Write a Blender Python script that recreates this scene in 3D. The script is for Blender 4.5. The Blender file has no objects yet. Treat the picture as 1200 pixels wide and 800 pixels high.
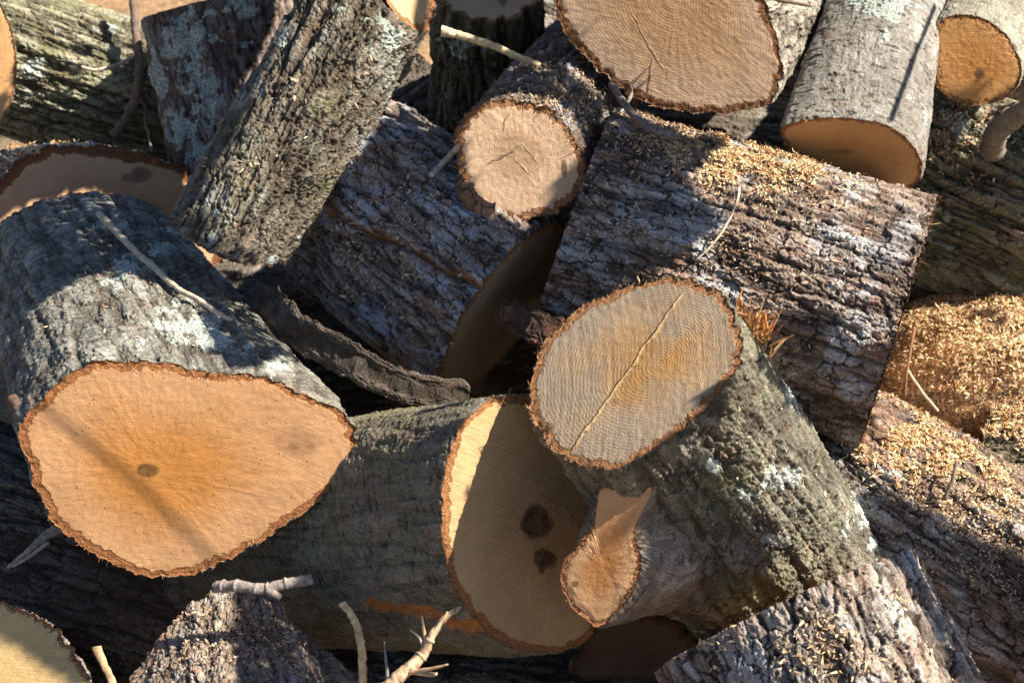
import bpy, math, time
import numpy as np
from mathutils import Vector, Matrix
from concurrent.futures import ThreadPoolExecutor
T0 = time.time()
RES = 1.0          # mm between bark vertices
rng = np.random.default_rng(7)
F32 = np.float32
FPX = 1648.0        # focal length in pixels of a 1200 px wide frame
CAM_H, PITCH = 1.2, math.radians(30)

def _n(v): return np.array(v)/np.linalg.norm(v)
SUN_C = _n((.66, .60, .36))     # towards the sun, seen from the camera
# ------------------------------------------------------------------ scene / camera
scene = bpy.context.scene
COL = scene.collection
cam_data = bpy.data.cameras.new("camera")
cam_data.sensor_width = 36.0
cam_data.lens = 36.0 * FPX / 1200.0
cam_data.clip_start = 0.05
cam_data.clip_end = 500
cam_data.dof.use_dof = True
cam_data.dof.focus_distance = 1.5
cam_data.dof.aperture_fstop = 9
cam = bpy.data.objects.new("camera", cam_data)
COL.objects.link(cam)
cam.location = (0, 0, CAM_H)
cam.rotation_euler = (math.pi / 2 - PITCH, 0, 0)
scene.camera = cam
CAM_M = np.array(Matrix.Translation((0, 0, CAM_H)) @ cam.rotation_euler.to_matrix().to_4x4())
CR, CT = CAM_M[:3, :3], CAM_M[:3, 3]

def to_world(p): return p @ CR.T + CT
def un(px, py, d):  # the place in the pile at distance d along the view axis
    return np.array([(px - 600) / FPX * d, (400 - py) / FPX * d, -d])
def nrm(v):
    v = np.asarray(v, float)
    return v / np.linalg.norm(v, axis=-1, keepdims=True)
def pix(P):
    d = -P[..., 2]
    return 600 + P[..., 0] / d * FPX, 400 - P[..., 1] / d * FPX

# ------------------------------------------------------------------ noise
_pr = np.random.default_rng(11)
PERM = _pr.permutation(256).astype(np.int32)
PERM = np.concatenate([PERM, PERM, PERM])
G3 = nrm(_pr.normal(size=(256, 3))).astype(F32)
R1 = _pr.random(65536).astype(F32)

def perlin(x, y, z):
    xi = np.floor(x); yi = np.floor(y); zi = np.floor(z)
    fx = (x - xi).astype(F32); fy = (y - yi).astype(F32); fz = (z - zi).astype(F32)
    X = xi.astype(np.int32) & 255; Y = yi.astype(np.int32) & 255; Z = zi.astype(np.int32) & 255
    u = fx * fx * fx * (fx * (fx * 6 - 15) + 10)
    v = fy * fy * fy * (fy * (fy * 6 - 15) + 10)
    w = fz * fz * fz * (fz * (fz * 6 - 15) + 10)
    def g(i, j, k):
        h = PERM[PERM[PERM[X + i] + Y + j] + Z + k]
        gg = G3[h]
        return gg[..., 0] * (fx - i) + gg[..., 1] * (fy - j) + gg[..., 2] * (fz - k)
    def l(a, b, t): return a + t * (b - a)
    x00 = l(g(0,0,0), g(1,0,0), u); x10 = l(g(0,1,0), g(1,1,0), u)
    x01 = l(g(0,0,1), g(1,0,1), u); x11 = l(g(0,1,1), g(1,1,1), u)
    return l(l(x00, x10, v), l(x01, x11, v), w) * 1.5

def fbm(p, f, octaves=4, st=(1, 1, 1), seed=0.0, gain=.5):
    x = p[0] * (f * st[0]) + seed; y = p[1] * (f * st[1]) + seed * 1.7; z = p[2] * (f * st[2]) - seed * .6
    s = np.zeros(np.broadcast(x, y, z).shape, F32); a = 1.0; tot = 0
    for i in range(octaves):
        s += a * perlin(x, y, z); tot += a; a *= gain
        x = x * 2.03 + 13.1; y = y * 2.03 + 7.7; z = z * 2.03 - 3.3
    return s / tot

def vor(x, y, nx, seed=0):
    """2D cells in normalised units, x periodic over nx cells -> F1, F2, cell random, cell-local dx, dy"""
    xi = np.floor(x).astype(np.int32); yi = np.floor(y).astype(np.int32)
    F1 = np.full(x.shape, 9., F32); F2 = F1.copy(); idr = np.zeros(x.shape, F32)
    dxm = np.zeros(x.shape, F32); dym = dxm.copy()
    for i in (-1, 0, 1):
        for j in (-1, 0, 1):
            cx = xi + i; cy = yi + j
            h = ((cx % nx) * 7919 + cy * 104729 + seed * 15485863) & 0xFFFF
            h = (h * 40503 + (h >> 5)) & 0xFFFF
            jx = R1[h]; jy = R1[(h * 31 + 17) & 0xFFFF]
            dx = (cx + .5 + (jx - .5) * .85 - x).astype(F32); dy = (cy + .5 + (jy - .5) * .85 - y).astype(F32)
            d = np.sqrt(dx * dx + dy * dy)
            m = d < F1
            F2 = np.where(m, F1, np.minimum(F2, d))
            F1 = np.where(m, d, F1); idr = np.where(m, R1[(h * 131 + 5) & 0xFFFF], idr)
            dxm = np.where(m, dx, dxm); dym = np.where(m, dy, dym)
    return F1, F2, idr, dxm, dym

def sm(a, b, x):
    t = np.clip((x - a) / (b - a), 0, 1)
    return t * t * (3 - 2 * t)
def mix(a, b, t): return a + (b - a) * t[..., None]

# ------------------------------------------------------------------ object helpers
def tag(o, label=None, cat=None, group=None, kind=None):
    if label: o["label"] = label
    if cat: o["category"] = cat
    if group: o["group"] = group
    if kind: o["kind"] = kind
    return o
def empty(name, loc, label=None, cat=None, group=None, parent=None):
    e = bpy.data.objects.new(name, None); e.empty_display_size = .05
    COL.objects.link(e); e.location = loc
    if parent is not None: e.parent = parent
    return tag(e, label, cat, group)

def mesh_obj(name, co, faces, mat, parent=None, origin=None, attrs=None, smooth=True, tris=False):
    """co in camera space (N,3); faces (M,4) or (M,3) int array"""
    W = to_world(np.asarray(co, float))
    if origin is None: origin = W.mean(0) if parent is None else np.zeros(3)
    W = (W - origin).astype(F32)
    me = bpy.data.meshes.new(name)
    k = faces.shape[1]; nf = len(faces)
    me.vertices.add(len(W)); me.vertices.foreach_set("co", W.ravel())
    me.loops.add(nf * k); me.loops.foreach_set("vertex_index", faces.astype(np.int32).ravel())
    me.polygons.add(nf)
    me.polygons.foreach_set("loop_start", np.arange(0, nf * k, k, dtype=np.int32))
    me.update(calc_edges=True)
    me.polygons.foreach_set("use_smooth", np.full(nf, smooth))
    for an, (typ, arr) in (attrs or {}).items():
        at = me.attributes.new(an, typ, "POINT")
        key = {"FLOAT": "value", "FLOAT_VECTOR": "vector", "FLOAT_COLOR": "color"}[typ]
        if typ == "FLOAT_COLOR" and arr.shape[-1] == 3:
            arr = np.concatenate([arr, np.ones(arr.shape[:-1] + (1,))], -1)
        at.data.foreach_set(key, np.ascontiguousarray(arr, F32).ravel())
    me.materials.append(mat)
    o = bpy.data.objects.new(name, me); COL.objects.link(o)
    if parent is None: o.location = origin
    else: o.parent = parent
    return o

def grid_faces(nt, ns, wrap=True):
    i = np.arange(nt if wrap else nt - 1); j = np.arange(ns - 1)
    I, J = np.meshgrid(i, j, indexing="ij")
    I2 = (I + 1) % nt
    return np.stack([I * ns + J, I * ns + J + 1, I2 * ns + J + 1, I2 * ns + J], -1).reshape(-1, 4)

# ------------------------------------------------------------------ materials
def new_mat(name):
    m = bpy.data.materials.new(name); m.use_nodes = True
    nt = m.node_tree; nt.nodes.clear()
    out = nt.nodes.new("ShaderNodeOutputMaterial"); b = nt.nodes.new("ShaderNodeBsdfPrincipled")
    nt.links.new(b.outputs[0], out.inputs[0])
    return m, nt, b
class NB:
    def __init__(s, nt): s.nt = nt
    def _in(s, sock, v):
        if hasattr(v, "is_linked") or hasattr(v, "links"): s.nt.links.new(v, sock)
        elif v is not None: sock.default_value = v
    def attr(s, n, o="Fac"):
        a = s.nt.nodes.new("ShaderNodeAttribute"); a.attribute_name = n; return a.outputs[o]
    def math(s, op, a, b=None, c=None, clamp=False):
        n = s.nt.nodes.new("ShaderNodeMath"); n.operation = op; n.use_clamp = clamp
        for i, v in enumerate((a, b, c)): s._in(n.inputs[i], v)
        return n.outputs[0]
    def vmath(s, op, a, b=None, scale=None, out=0):
        n = s.nt.nodes.new("ShaderNodeVectorMath"); n.operation = op
        s._in(n.inputs[0], a); s._in(n.inputs[1], b)
        if scale is not None: s._in(n.inputs["Scale"], scale)
        return n.outputs["Value"] if op in ("DOT_PRODUCT", "LENGTH", "DISTANCE") else n.outputs[0]
    def noise(s, vec, scale, detail=4, rough=.55, dist=0.):
        n = s.nt.nodes.new("ShaderNodeTexNoise"); s._in(n.inputs["Vector"], vec)
        n.inputs["Scale"].default_value = scale; n.inputs["Detail"].default_value = detail
        n.inputs["Roughness"].default_value = rough; n.inputs["Distortion"].default_value = dist
        return n.outputs["Fac"]
    def vor(s, vec, scale, out="Distance"):
        n = s.nt.nodes.new("ShaderNodeTexVoronoi"); s._in(n.inputs["Vector"], vec); n.inputs["Scale"].default_value = scale
        return n.outputs[out]
    def rng(s, v, a, b, c=0., d=1., smooth=False):
        n = s.nt.nodes.new("ShaderNodeMapRange"); n.interpolation_type = "SMOOTHSTEP" if smooth else "LINEAR"
        s._in(n.inputs[0], v)
        for i, x in enumerate((a, b, c, d)): s._in(n.inputs[i + 1], x)
        return n.outputs[0]
    def mix(s, f, a, b, mode="MIX"):
        n = s.nt.nodes.new("ShaderNodeMix"); n.data_type = "RGBA"; n.blend_type = mode
        s._in(n.inputs["Factor"], f)
        for i, v in ((6, a), (7, b)):
            if isinstance(v, (tuple, list)): v = (*v[:3], 1.)
            s._in(n.inputs[i], v)
        return n.outputs[2]
    def comb(s, x, y, z):
        n = s.nt.nodes.new("ShaderNodeCombineXYZ")
        for i, v in enumerate((x, y, z)): s._in(n.inputs[i], v)
        return n.outputs[0]
    def sep(s, v):
        n = s.nt.nodes.new("ShaderNodeSeparateXYZ"); s._in(n.inputs[0], v); return n.outputs
    def bump(s, h, strength, dist, normal=None):
        n = s.nt.nodes.new("ShaderNodeBump"); n.inputs["Strength"].default_value = strength
        n.inputs["Distance"].default_value = dist; s._in(n.inputs["Height"], h)
        if normal is not None: s._in(n.inputs["Normal"], normal)
        return n.outputs[0]

def bark_mat():
    m, nt, b = new_mat("bark"); B = NB(nt)
    tc = B.attr("tc", "Vector"); col = B.attr("col", "Color")
    n1 = B.noise(tc, 420, 5, .65); n2 = B.noise(tc, 1400, 3, .6); n3 = B.noise(tc, 90, 4, .6)
    f = B.math("MULTIPLY", B.rng(n1, .3, .72, .50, 1.5), B.rng(n3, .3, .7, .82, 1.2))
    f = B.math("MULTIPLY", f, B.rng(n2, .3, .7, .8, 1.22))
    c = B.mix(1.0, col, B.comb(f, f, f), "MULTIPLY")
    nt.links.new(c, b.inputs["Base Color"])
    b.inputs["Roughness"].default_value = .66; b.inputs["Specular IOR Level"].default_value = .42
    bp = B.bump(n1, .8, .0028); bp = B.bump(n2, .5, .0011, bp)
    nt.links.new(bp, b.inputs["Normal"])
    return m
BARK = bark_mat()

def simple_attr_mat(name, rough=.8, bump=.3, scale=600):
    m, nt, b = new_mat(name); B = NB(nt)
    tcn = nt.nodes.new("ShaderNodeTexCoord")
    n1 = B.noise(tcn.outputs["Object"], scale, 4, .6)
    f = B.rng(n1, .3, .7, .75, 1.25)
    c = B.mix(1.0, B.attr("col", "Color"), B.comb(f, f, f), "MULTIPLY")
    nt.links.new(c, b.inputs["Base Color"]); b.inputs["Roughness"].default_value = rough
    b.inputs["Specular IOR Level"].default_value = .25
    nt.links.new(B.bump(n1, bump, .001), b.inputs["Normal"])
    return m
FIBRE = simple_attr_mat("torn_fibre"); CHIP = simple_attr_mat("wood_chip", .75, .2, 300); TWIGM = simple_attr_mat("twig_bark", .8, .6, 350)

def wood_mat(name, sap, heart, edge, band=.009, ring=.0024, ringamt=.25, saw=(0., 1., 0.), sawsc=420., sawamt=.3,
             specks=.0, rays=.3, lines=(), weather=0., heartsize=(.25, .8), bumpk=1.0, checks=.55):
    """cut wood: pale outside, darker heart, growth rings, rays, saw marks, bark ring at the edge"""
    sap = tuple(x * .82 for x in sap); heart = tuple(x * .82 for x in heart)
    m, nt, b = new_mat(name); B = NB(nt)
    tc = B.attr("tc", "Vector"); rho = B.attr("rho"); ed = B.attr("edge"); ang = B.attr("ang", "Vector"); dist = B.attr("rad")
    big = B.noise(tc, 14, 3, .5); med = B.noise(tc, 60, 4, .6); fine = B.noise(tc, 700, 4, .7)
    rr = B.math("ADD", rho, B.rng(big, .2, .8, -.16, .16))
    hf = B.rng(rr, heartsize[0], heartsize[1], 1., 0., True)
    c = B.mix(hf, sap, heart)
    # growth rings
    ph = B.math("ADD", B.math("MULTIPLY", dist, 2 * math.pi / ring), B.math("MULTIPLY", big, 9.0))
    rg = B.math("SINE", ph); rg = B.math("POWER", B.rng(rg, -1, 1, 0, 1), 2.2)
    rgv = B.math("MULTIPLY", B.math("MULTIPLY", rg, ringamt), B.math("MULTIPLY", B.rng(B.noise(tc, 30, 3), .35, .65, .0, 1.), B.rng(rr, .35, .95, 1., .25)))
    c = B.mix(rgv, c, B.mix(1.0, c, (.55, .42, .3), "MULTIPLY"))
    # broad tone bands (years of faster growth)
    bb = B.noise(B.comb(B.math("MULTIPLY", dist, 70.), 0., 0.), 1.0, 3, .6)
    c = B.mix(B.rng(bb, .35, .7, 0., .35), c, B.mix(1.0, c, (.8, .7, .6), "MULTIPLY"))
    # rays
    av = B.vmath("ADD", B.vmath("MULTIPLY", ang, (42., 42., 1.)), B.comb(0., 0., B.math("MULTIPLY", dist, 30.)))
    ry = B.noise(av, 1.0, 3, .6)
    c = B.mix(B.rng(ry, .48, .7, 0., rays), c, B.mix(1.0, c, (1.35, 1.3, 1.2), "MULTIPLY"))
    # saw marks: straight tooth lines across the cut
    s = B.sep(tc)
    q = B.math("ADD", B.math("MULTIPLY", s[0], -saw[1]), B.math("MULTIPLY", s[1], saw[0]))
    wob = B.math("ADD", B.math("MULTIPLY", B.noise(tc, 12, 2), .007), B.math("MULTIPLY", B.math("MULTIPLY", q, q), 1.1))
    t = B.math("ADD", B.math("ADD", B.math("MULTIPLY", s[0], saw[0]), B.math("MULTIPLY", s[1], saw[1])), wob)
    sw = B.noise(B.comb(B.math("MULTIPLY", t, sawsc), B.math("MULTIPLY", q, sawsc * .05), 3.), 1.0, 3, .55)
    sw = B.math("MULTIPLY", sw, B.rng(B.noise(tc, 16, 3), .38, .62, .45, 1.))
    c = B.mix(B.rng(sw, .35, .62, 0., sawamt), c, B.mix(1.0, c, (.72, .64, .58), "MULTIPLY"))
    # weathering to grey
    if weather > 0:
        wm = B.rng(B.math("ADD", B.noise(tc, 22, 4, .6), B.math("MULTIPLY", rho, .35)), .55, .85, 0., weather, True)
        c = B.mix(wm, c, (.30, .25, .19))
    # stains and knots
    st = B.attr("stain")
    c = B.mix(B.math("MINIMUM", B.math("MULTIPLY", st, B.rng(med, .3, .6, .75, 1.1)), 1.0), c, (.05, .026, .014))
    c = B.mix(B.rng(med, .3, .7, 0, .45), c, B.mix(1.0, c, (.8, .76, .7), "MULTIPLY"))
    c = B.mix(B.rng(B.noise(tc, 9, 5, .6), .45, .7, 0, .5), c, B.mix(1.0, c, (.74, .72, .70), "MULTIPLY"))
    # fine drying checks running out from the pith
    ck = B.noise(B.vmath("ADD", B.vmath("MULTIPLY", ang, (11., 11., 1.)), B.comb(0., 0., B.math("MULTIPLY", dist, 9.))), 1.0, 2, .5)
    ckm = B.math("MULTIPLY", B.math("MULTIPLY", B.rng(B.math("ABSOLUTE", B.math("SUBTRACT", ck, .60)), .0, .007, 1., 0.), B.rng(rho, .04, .12, 0., 1.)), B.rng(B.math("ADD", rho, B.rng(big, .3, .7, -.3, .3)), .35, .7, 1., 0.))
    c = B.mix(B.math("MULTIPLY", ckm, checks), c, (.10, .05, .025))
    if specks > 0:
        v = B.vor(tc, 160); v2 = B.noise(tc, 75, 2)
        sp = B.math("MULTIPLY", B.rng(v, .1, .19, 1., 0.), B.rng(v2, .52, .58, 0., specks))
        c = B.mix(sp, c, (.07, .03, .015))
    hgt = B.math("ADD", B.math("MULTIPLY", sw, .8 * sawamt * 2), B.math("MULTIPLY", rg, .18 * ringamt * 2))
    hgt = B.math("ADD", hgt, B.math("MULTIPLY", fine, .35))
    for (A, Bp, w, dark, lc) in lines:      # cracks and saw steps
        A = np.array(A); Bv = np.array(Bp) - A; L = np.linalg.norm(Bv); d = Bv / L; nn = (-d[1], d[0])
        wv = B.math("MULTIPLY", B.math("SUBTRACT", B.noise(tc, 55, 3), .5), .010)
        sx = B.math("SUBTRACT", s[0], float(A[0])); sy = B.math("SUBTRACT", s[1], float(A[1]))
        al = B.math("ADD", B.math("MULTIPLY", sx, float(d[0])), B.math("MULTIPLY", sy, float(d[1])))
        pe = B.math("ADD", B.math("ADD", B.math("MULTIPLY", sx, nn[0].item() if hasattr(nn[0], 'item') else nn[0]), B.math("MULTIPLY", sy, float(nn[1]))), wv)
        inside = B.math("MULTIPLY", B.rng(al, -.004, .008, 0., 1.), B.rng(al, L - .015, L + .004, 1., 0.))
        mk = B.math("MULTIPLY", B.rng(B.math("ABSOLUTE", pe), w * .4, w, 1., 0.), inside)
        c = B.mix(B.math("MULTIPLY", mk, dark), c, lc)
        hgt = B.math("SUBTRACT", hgt, B.math("MULTIPLY", mk, 2.5 * dark))
    fv = B.rng(fine, .3, .7, .86, 1.14)
    c = B.mix(1.0, c, B.comb(fv, fv, fv), "MULTIPLY")
    # bark ring
    eg = B.math("ADD", ed, B.rng(B.noise(tc, 120, 4, .65), .25, .75, -.0024, .0024))
    eg = B.math("ADD", eg, B.rng(B.noise(tc, 16, 2), .3, .7, -.35 * band, .35 * band))
    bm = B.rng(eg, band - .0006, band + .0006, 1., 0.)
    gran = B.noise(tc, 380, 5, .7)
    bc = B.mix(B.rng(gran, .35, .65), tuple(x * .45 for x in edge), tuple(x * 1.35 for x in edge))
    inner = B.rng(eg, band * .35, band, 0., 1.)
    bc = B.mix(B.math("MULTIPLY", inner, .45), bc, (.26, .115, .04))
    cf = B.mix(bm, c, bc)
    nt.links.new(cf, b.inputs["Base Color"])
    hh = B.math("ADD", B.math("MULTIPLY", hgt, B.math("SUBTRACT", 1.0, bm)), B.math("MULTIPLY", B.math("MULTIPLY", gran, 2.6), bm))
    nt.links.new(B.bump(hh, .9, .0016 * bumpk), b.inputs["Normal"])
    b.inputs["Roughness"].default_value = .72; b.inputs["Specular IOR Level"].default_value = .25
    return m

# ------------------------------------------------------------------ bark recipes
BARKS = dict(
    plates=dict(cell=(.014, .046), amp=.0040, cell2=(.006, .017), amp2=.0016, flake=.0030, ridge=.0042, fine=.0011, low=.004,
                crack=(.050, .029, .020), tones=[(.17,.125,.10), (.24,.20,.17), (.13,.085,.062), (.30,.28,.26)], film=(.31,.32,.34), filmamt=.5, red=(.19,.09,.05), redamt=.25),
    furrow=dict(cell=(.012, .055), amp=.0030, cell2=(.006, .013), amp2=.0013, flake=.0024, ridge=.0060, fine=.0012, low=.004,
                crack=(.05, .038, .024), tones=[(.20,.18,.13), (.15,.13,.10), (.25,.23,.17), (.12,.09,.065)], film=(.33,.35,.32), filmamt=.35, red=(.17,.09,.055), redamt=.12),
    smooth=dict(cell=(.035, .055), amp=.0008, cell2=(.010, .008), amp2=.0005, flake=.0014, ridge=.0010, fine=.0010, low=.006,
                crack=(.055, .045, .032), tones=[(.24,.22,.18), (.19,.175,.15), (.28,.26,.21), (.16,.15,.11)], film=(.36,.36,.33), filmamt=.35, red=(.20,.13,.08), redamt=.08, lent=.0011),
    scaly=dict(cell=(.013, .026), amp=.0032, cell2=(.006, .010), amp2=.0018, flake=.0038, ridge=.003, fine=.0013, low=.003,
                crack=(.055, .037, .026), tones=[(.22,.18,.15), (.27,.24,.21), (.17,.12,.09), (.32,.29,.26)], film=(.31,.32,.33), filmamt=.35, red=(.20,.10,.055), redamt=.3),
    mossy=dict(cell=(.016, .06), amp=.0028, cell2=(.007, .014), amp2=.0013, flake=.0022, ridge=.0085, fine=.0012, low=.005,
                crack=(.035, .028, .016), tones=[(.15,.155,.075), (.12,.11,.06), (.20,.20,.12), (.10,.075,.045)], film=(.33,.35,.30), filmamt=.3, red=(.12,.07,.04), redamt=.1),
)

def bark_fields(bk, TH, S, R, seed, px, py, lichen, lichcov, moss=0.):
    """displacement (m) and colour for a grid of angle TH and length S"""
    P = (np.cos(TH) * R, np.sin(TH) * R, S)
    w1 = fbm(P, 30, 5, st=(1, 1, .7), seed=seed, gain=.62); w2 = fbm(P, 27, 5, seed=seed + 31, gain=.62)
    circ = 2 * math.pi * R
    nx = max(3, int(round(circ / bk["cell"][0])))
    X = TH / (2 * math.pi) * nx + w1 * 1.5; Y = S / bk["cell"][1] + w2 * 1.1
    F1, F2, idr, dx, dy = vor(X, Y, nx, seed)
    cr = sm(.0, .15, F2 - F1)
    nx2 = max(3, int(round(circ / bk["cell2"][0])))
    X2 = TH / (2 * math.pi) * nx2 + w2 * 3.2; Y2 = S / bk["cell2"][1] + w1 * 2.6
    G1, G2, id2, _, dy2 = vor(X2, Y2, nx2, seed + 3)
    e2 = sm(.0, .16, G2 - G1)
    lo = fbm(P, 7, 2, seed=seed + 5)
    f1 = fbm(P, 40, 5, st=(1, 1, .45), seed=seed + 9, gain=.6)
    f2 = fbm(P, 230, 3, seed=seed + 17, gain=.65)
    q = f1 * 7; fl = (np.floor(q) + sm(.80, 1., q - np.floor(q))) / 7   # flaky terraces
    h = bk["amp"] * cr * (.25 + .75 * idr + .45 * dy) + bk["amp2"] * e2 * (.15 + id2 + .5 * dy2)
    h = h + bk["flake"] * fl * 2.0 + bk["fine"] * f2 * 1.5 + bk["low"] * lo
    rdg = 0
    if bk["ridge"] > 0:
        n = fbm(P, 34, 4, st=(1, 1, .15), seed=seed + 23) + .22 * w1
        rdg = 1 - np.clip(np.abs(n) * 3.4, 0, 1)          # 1 in furrow
        h = h - bk["ridge"] * rdg ** 1.6
        rdg = rdg ** 2
    lent = 0
    if "lent" in bk:
        n = fbm(P, 60, 3, st=(.8, .8, 3.2), seed=seed + 41)
        lent = sm(.16, .34, n); h = h - bk["lent"] * lent + .0012 * sm(.3, .42, f1)
    # colour
    tones = [np.array(t) * bk.get("gain", 1.25) for t in bk["tones"]]
    v = np.clip(id2 * .55 + idr * .25 + (f1 + .5) * .35 + f2 * .25, 0, .999) * (len(tones) - 1)
    k = v.astype(int); t = v - k
    T = np.array(tones)
    c = T[k] * (1 - t[..., None]) + T[np.minimum(k + 1, len(tones) - 1)] * t[..., None]
    tone = fbm(P, 9, 3, seed=seed + 51)
    c = c * (1 + .5 * tone[..., None])
    film = sm(.02, .30, fbm(P, 17, 4, seed=seed + 61) + .25 * f2 + .12 * (id2 - .5)) * bk["filmamt"] * 1.7 * cr
    c = mix(c, np.array(bk["film"]), np.clip(film, 0, .85))
    rd = (id2 > 1 - bk["redamt"]) * sm(-.1, .2, w1 + f2 * .4) * e2
    c = mix(c, np.array(bk["red"]), rd * .75)
    deep = np.clip((1 - cr) * min(1, bk["amp"] / .003) + rdg * min(1, bk["ridge"] / .004) + .6 * lent, 0, 1)
    c = mix(c, np.array(bk["crack"]) * .8, deep * .93)
    if moss > 0:
        mm = sm(-.1, .4, fbm(P, 15, 4, seed=seed + 71) + .4 * f2 + (moss - .5) * .5)
        c = mix(c, np.array((.13, .14, .06)), mm * .62); h = h + .0008 * mm
    lm = np.zeros_like(h)
    ln = fbm(P, 55, 4, seed=seed + 81)
    if lichcov > 0:
        lm = np.maximum(lm, sm(.12, .2, fbm(P, 13, 3, seed=seed + 91) * 1.1 + ln * .55 + (lichcov - .45) * .8))
    for (lx, ly, rx, ry, rot) in lichen:
        ca, sa = math.cos(rot), math.sin(rot)
        ex = ((px - lx) * ca + (py - ly) * sa) / (1.25 * rx); ey = (-(px - lx) * sa + (py - ly) * ca) / (1.25 * ry)
        lm = np.maximum(lm, sm(.0, .22, 1 - np.sqrt(ex * ex + ey * ey) + ln * 1.9 + f2 * .3))
    L1_, L2_, id3, _, _ = vor(TH / (2 * math.pi) * max(3, int(circ / .0042)) + w2 * 3, S / .0042 + w1 * 3, max(3, int(circ / .0042)), seed + 8)
    lobes = sm(.02, .3, L2_ - L1_)
    lm = lm * (.25 + .75 * lobes)
    lc = mix(np.broadcast_to(np.array((.29, .42, .43)), h.shape + (3,)), np.array((.52, .56, .50)), np.clip(f2 + .5, 0, 1))
    c = mix(c, lc * (.75 + .35 * lobes[..., None]), lm * .92)
    h = h + .0010 * lm * (.4 + id3)
    return h.astype(F32), np.clip(c, .01, .8).astype(F32)

# ------------------------------------------------------------------ logs
def smooth_closed(poly, n=720):
    P = np.array(poly, float); out = []
    N = len(P)
    for i in range(N):
        p0, p1, p2, p3 = P[i - 1], P[i], P[(i + 1) % N], P[(i + 2) % N]
        t = np.linspace(0, 1, max(4, n // N), endpoint=False)[:, None]
        out.append(.5 * (2 * p1 + (p2 - p0) * t + (2 * p0 - 5 * p1 + 4 * p2 - p3) * t ** 2 + (-p0 + 3 * p1 - 3 * p2 + p3) * t ** 3))
    return np.concatenate(out)

ZC = 4
ZBUF = np.full((240, 340), 9., F32)      # nearest depth per 4 px cell, used to lay twigs and chips on the pile
def zsplat(P):
    x, y = pix(P)
    i = ((x + 80) / ZC).astype(int); j = ((y + 80) / ZC).astype(int)
    ok = (i >= 0) & (i < 340) & (j >= 0) & (j < 240)
    np.minimum.at(ZBUF, (j[ok], i[ok]), -P[..., 2][ok])
def zat(x, y):
    i = int((x + 80) / ZC); j = int((y + 80) / ZC)
    i = min(max(i, 1), 338); j = min(max(j, 1), 238)
    return float(ZBUF[j - 1:j + 2, i - 1:i + 2].min())

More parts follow.
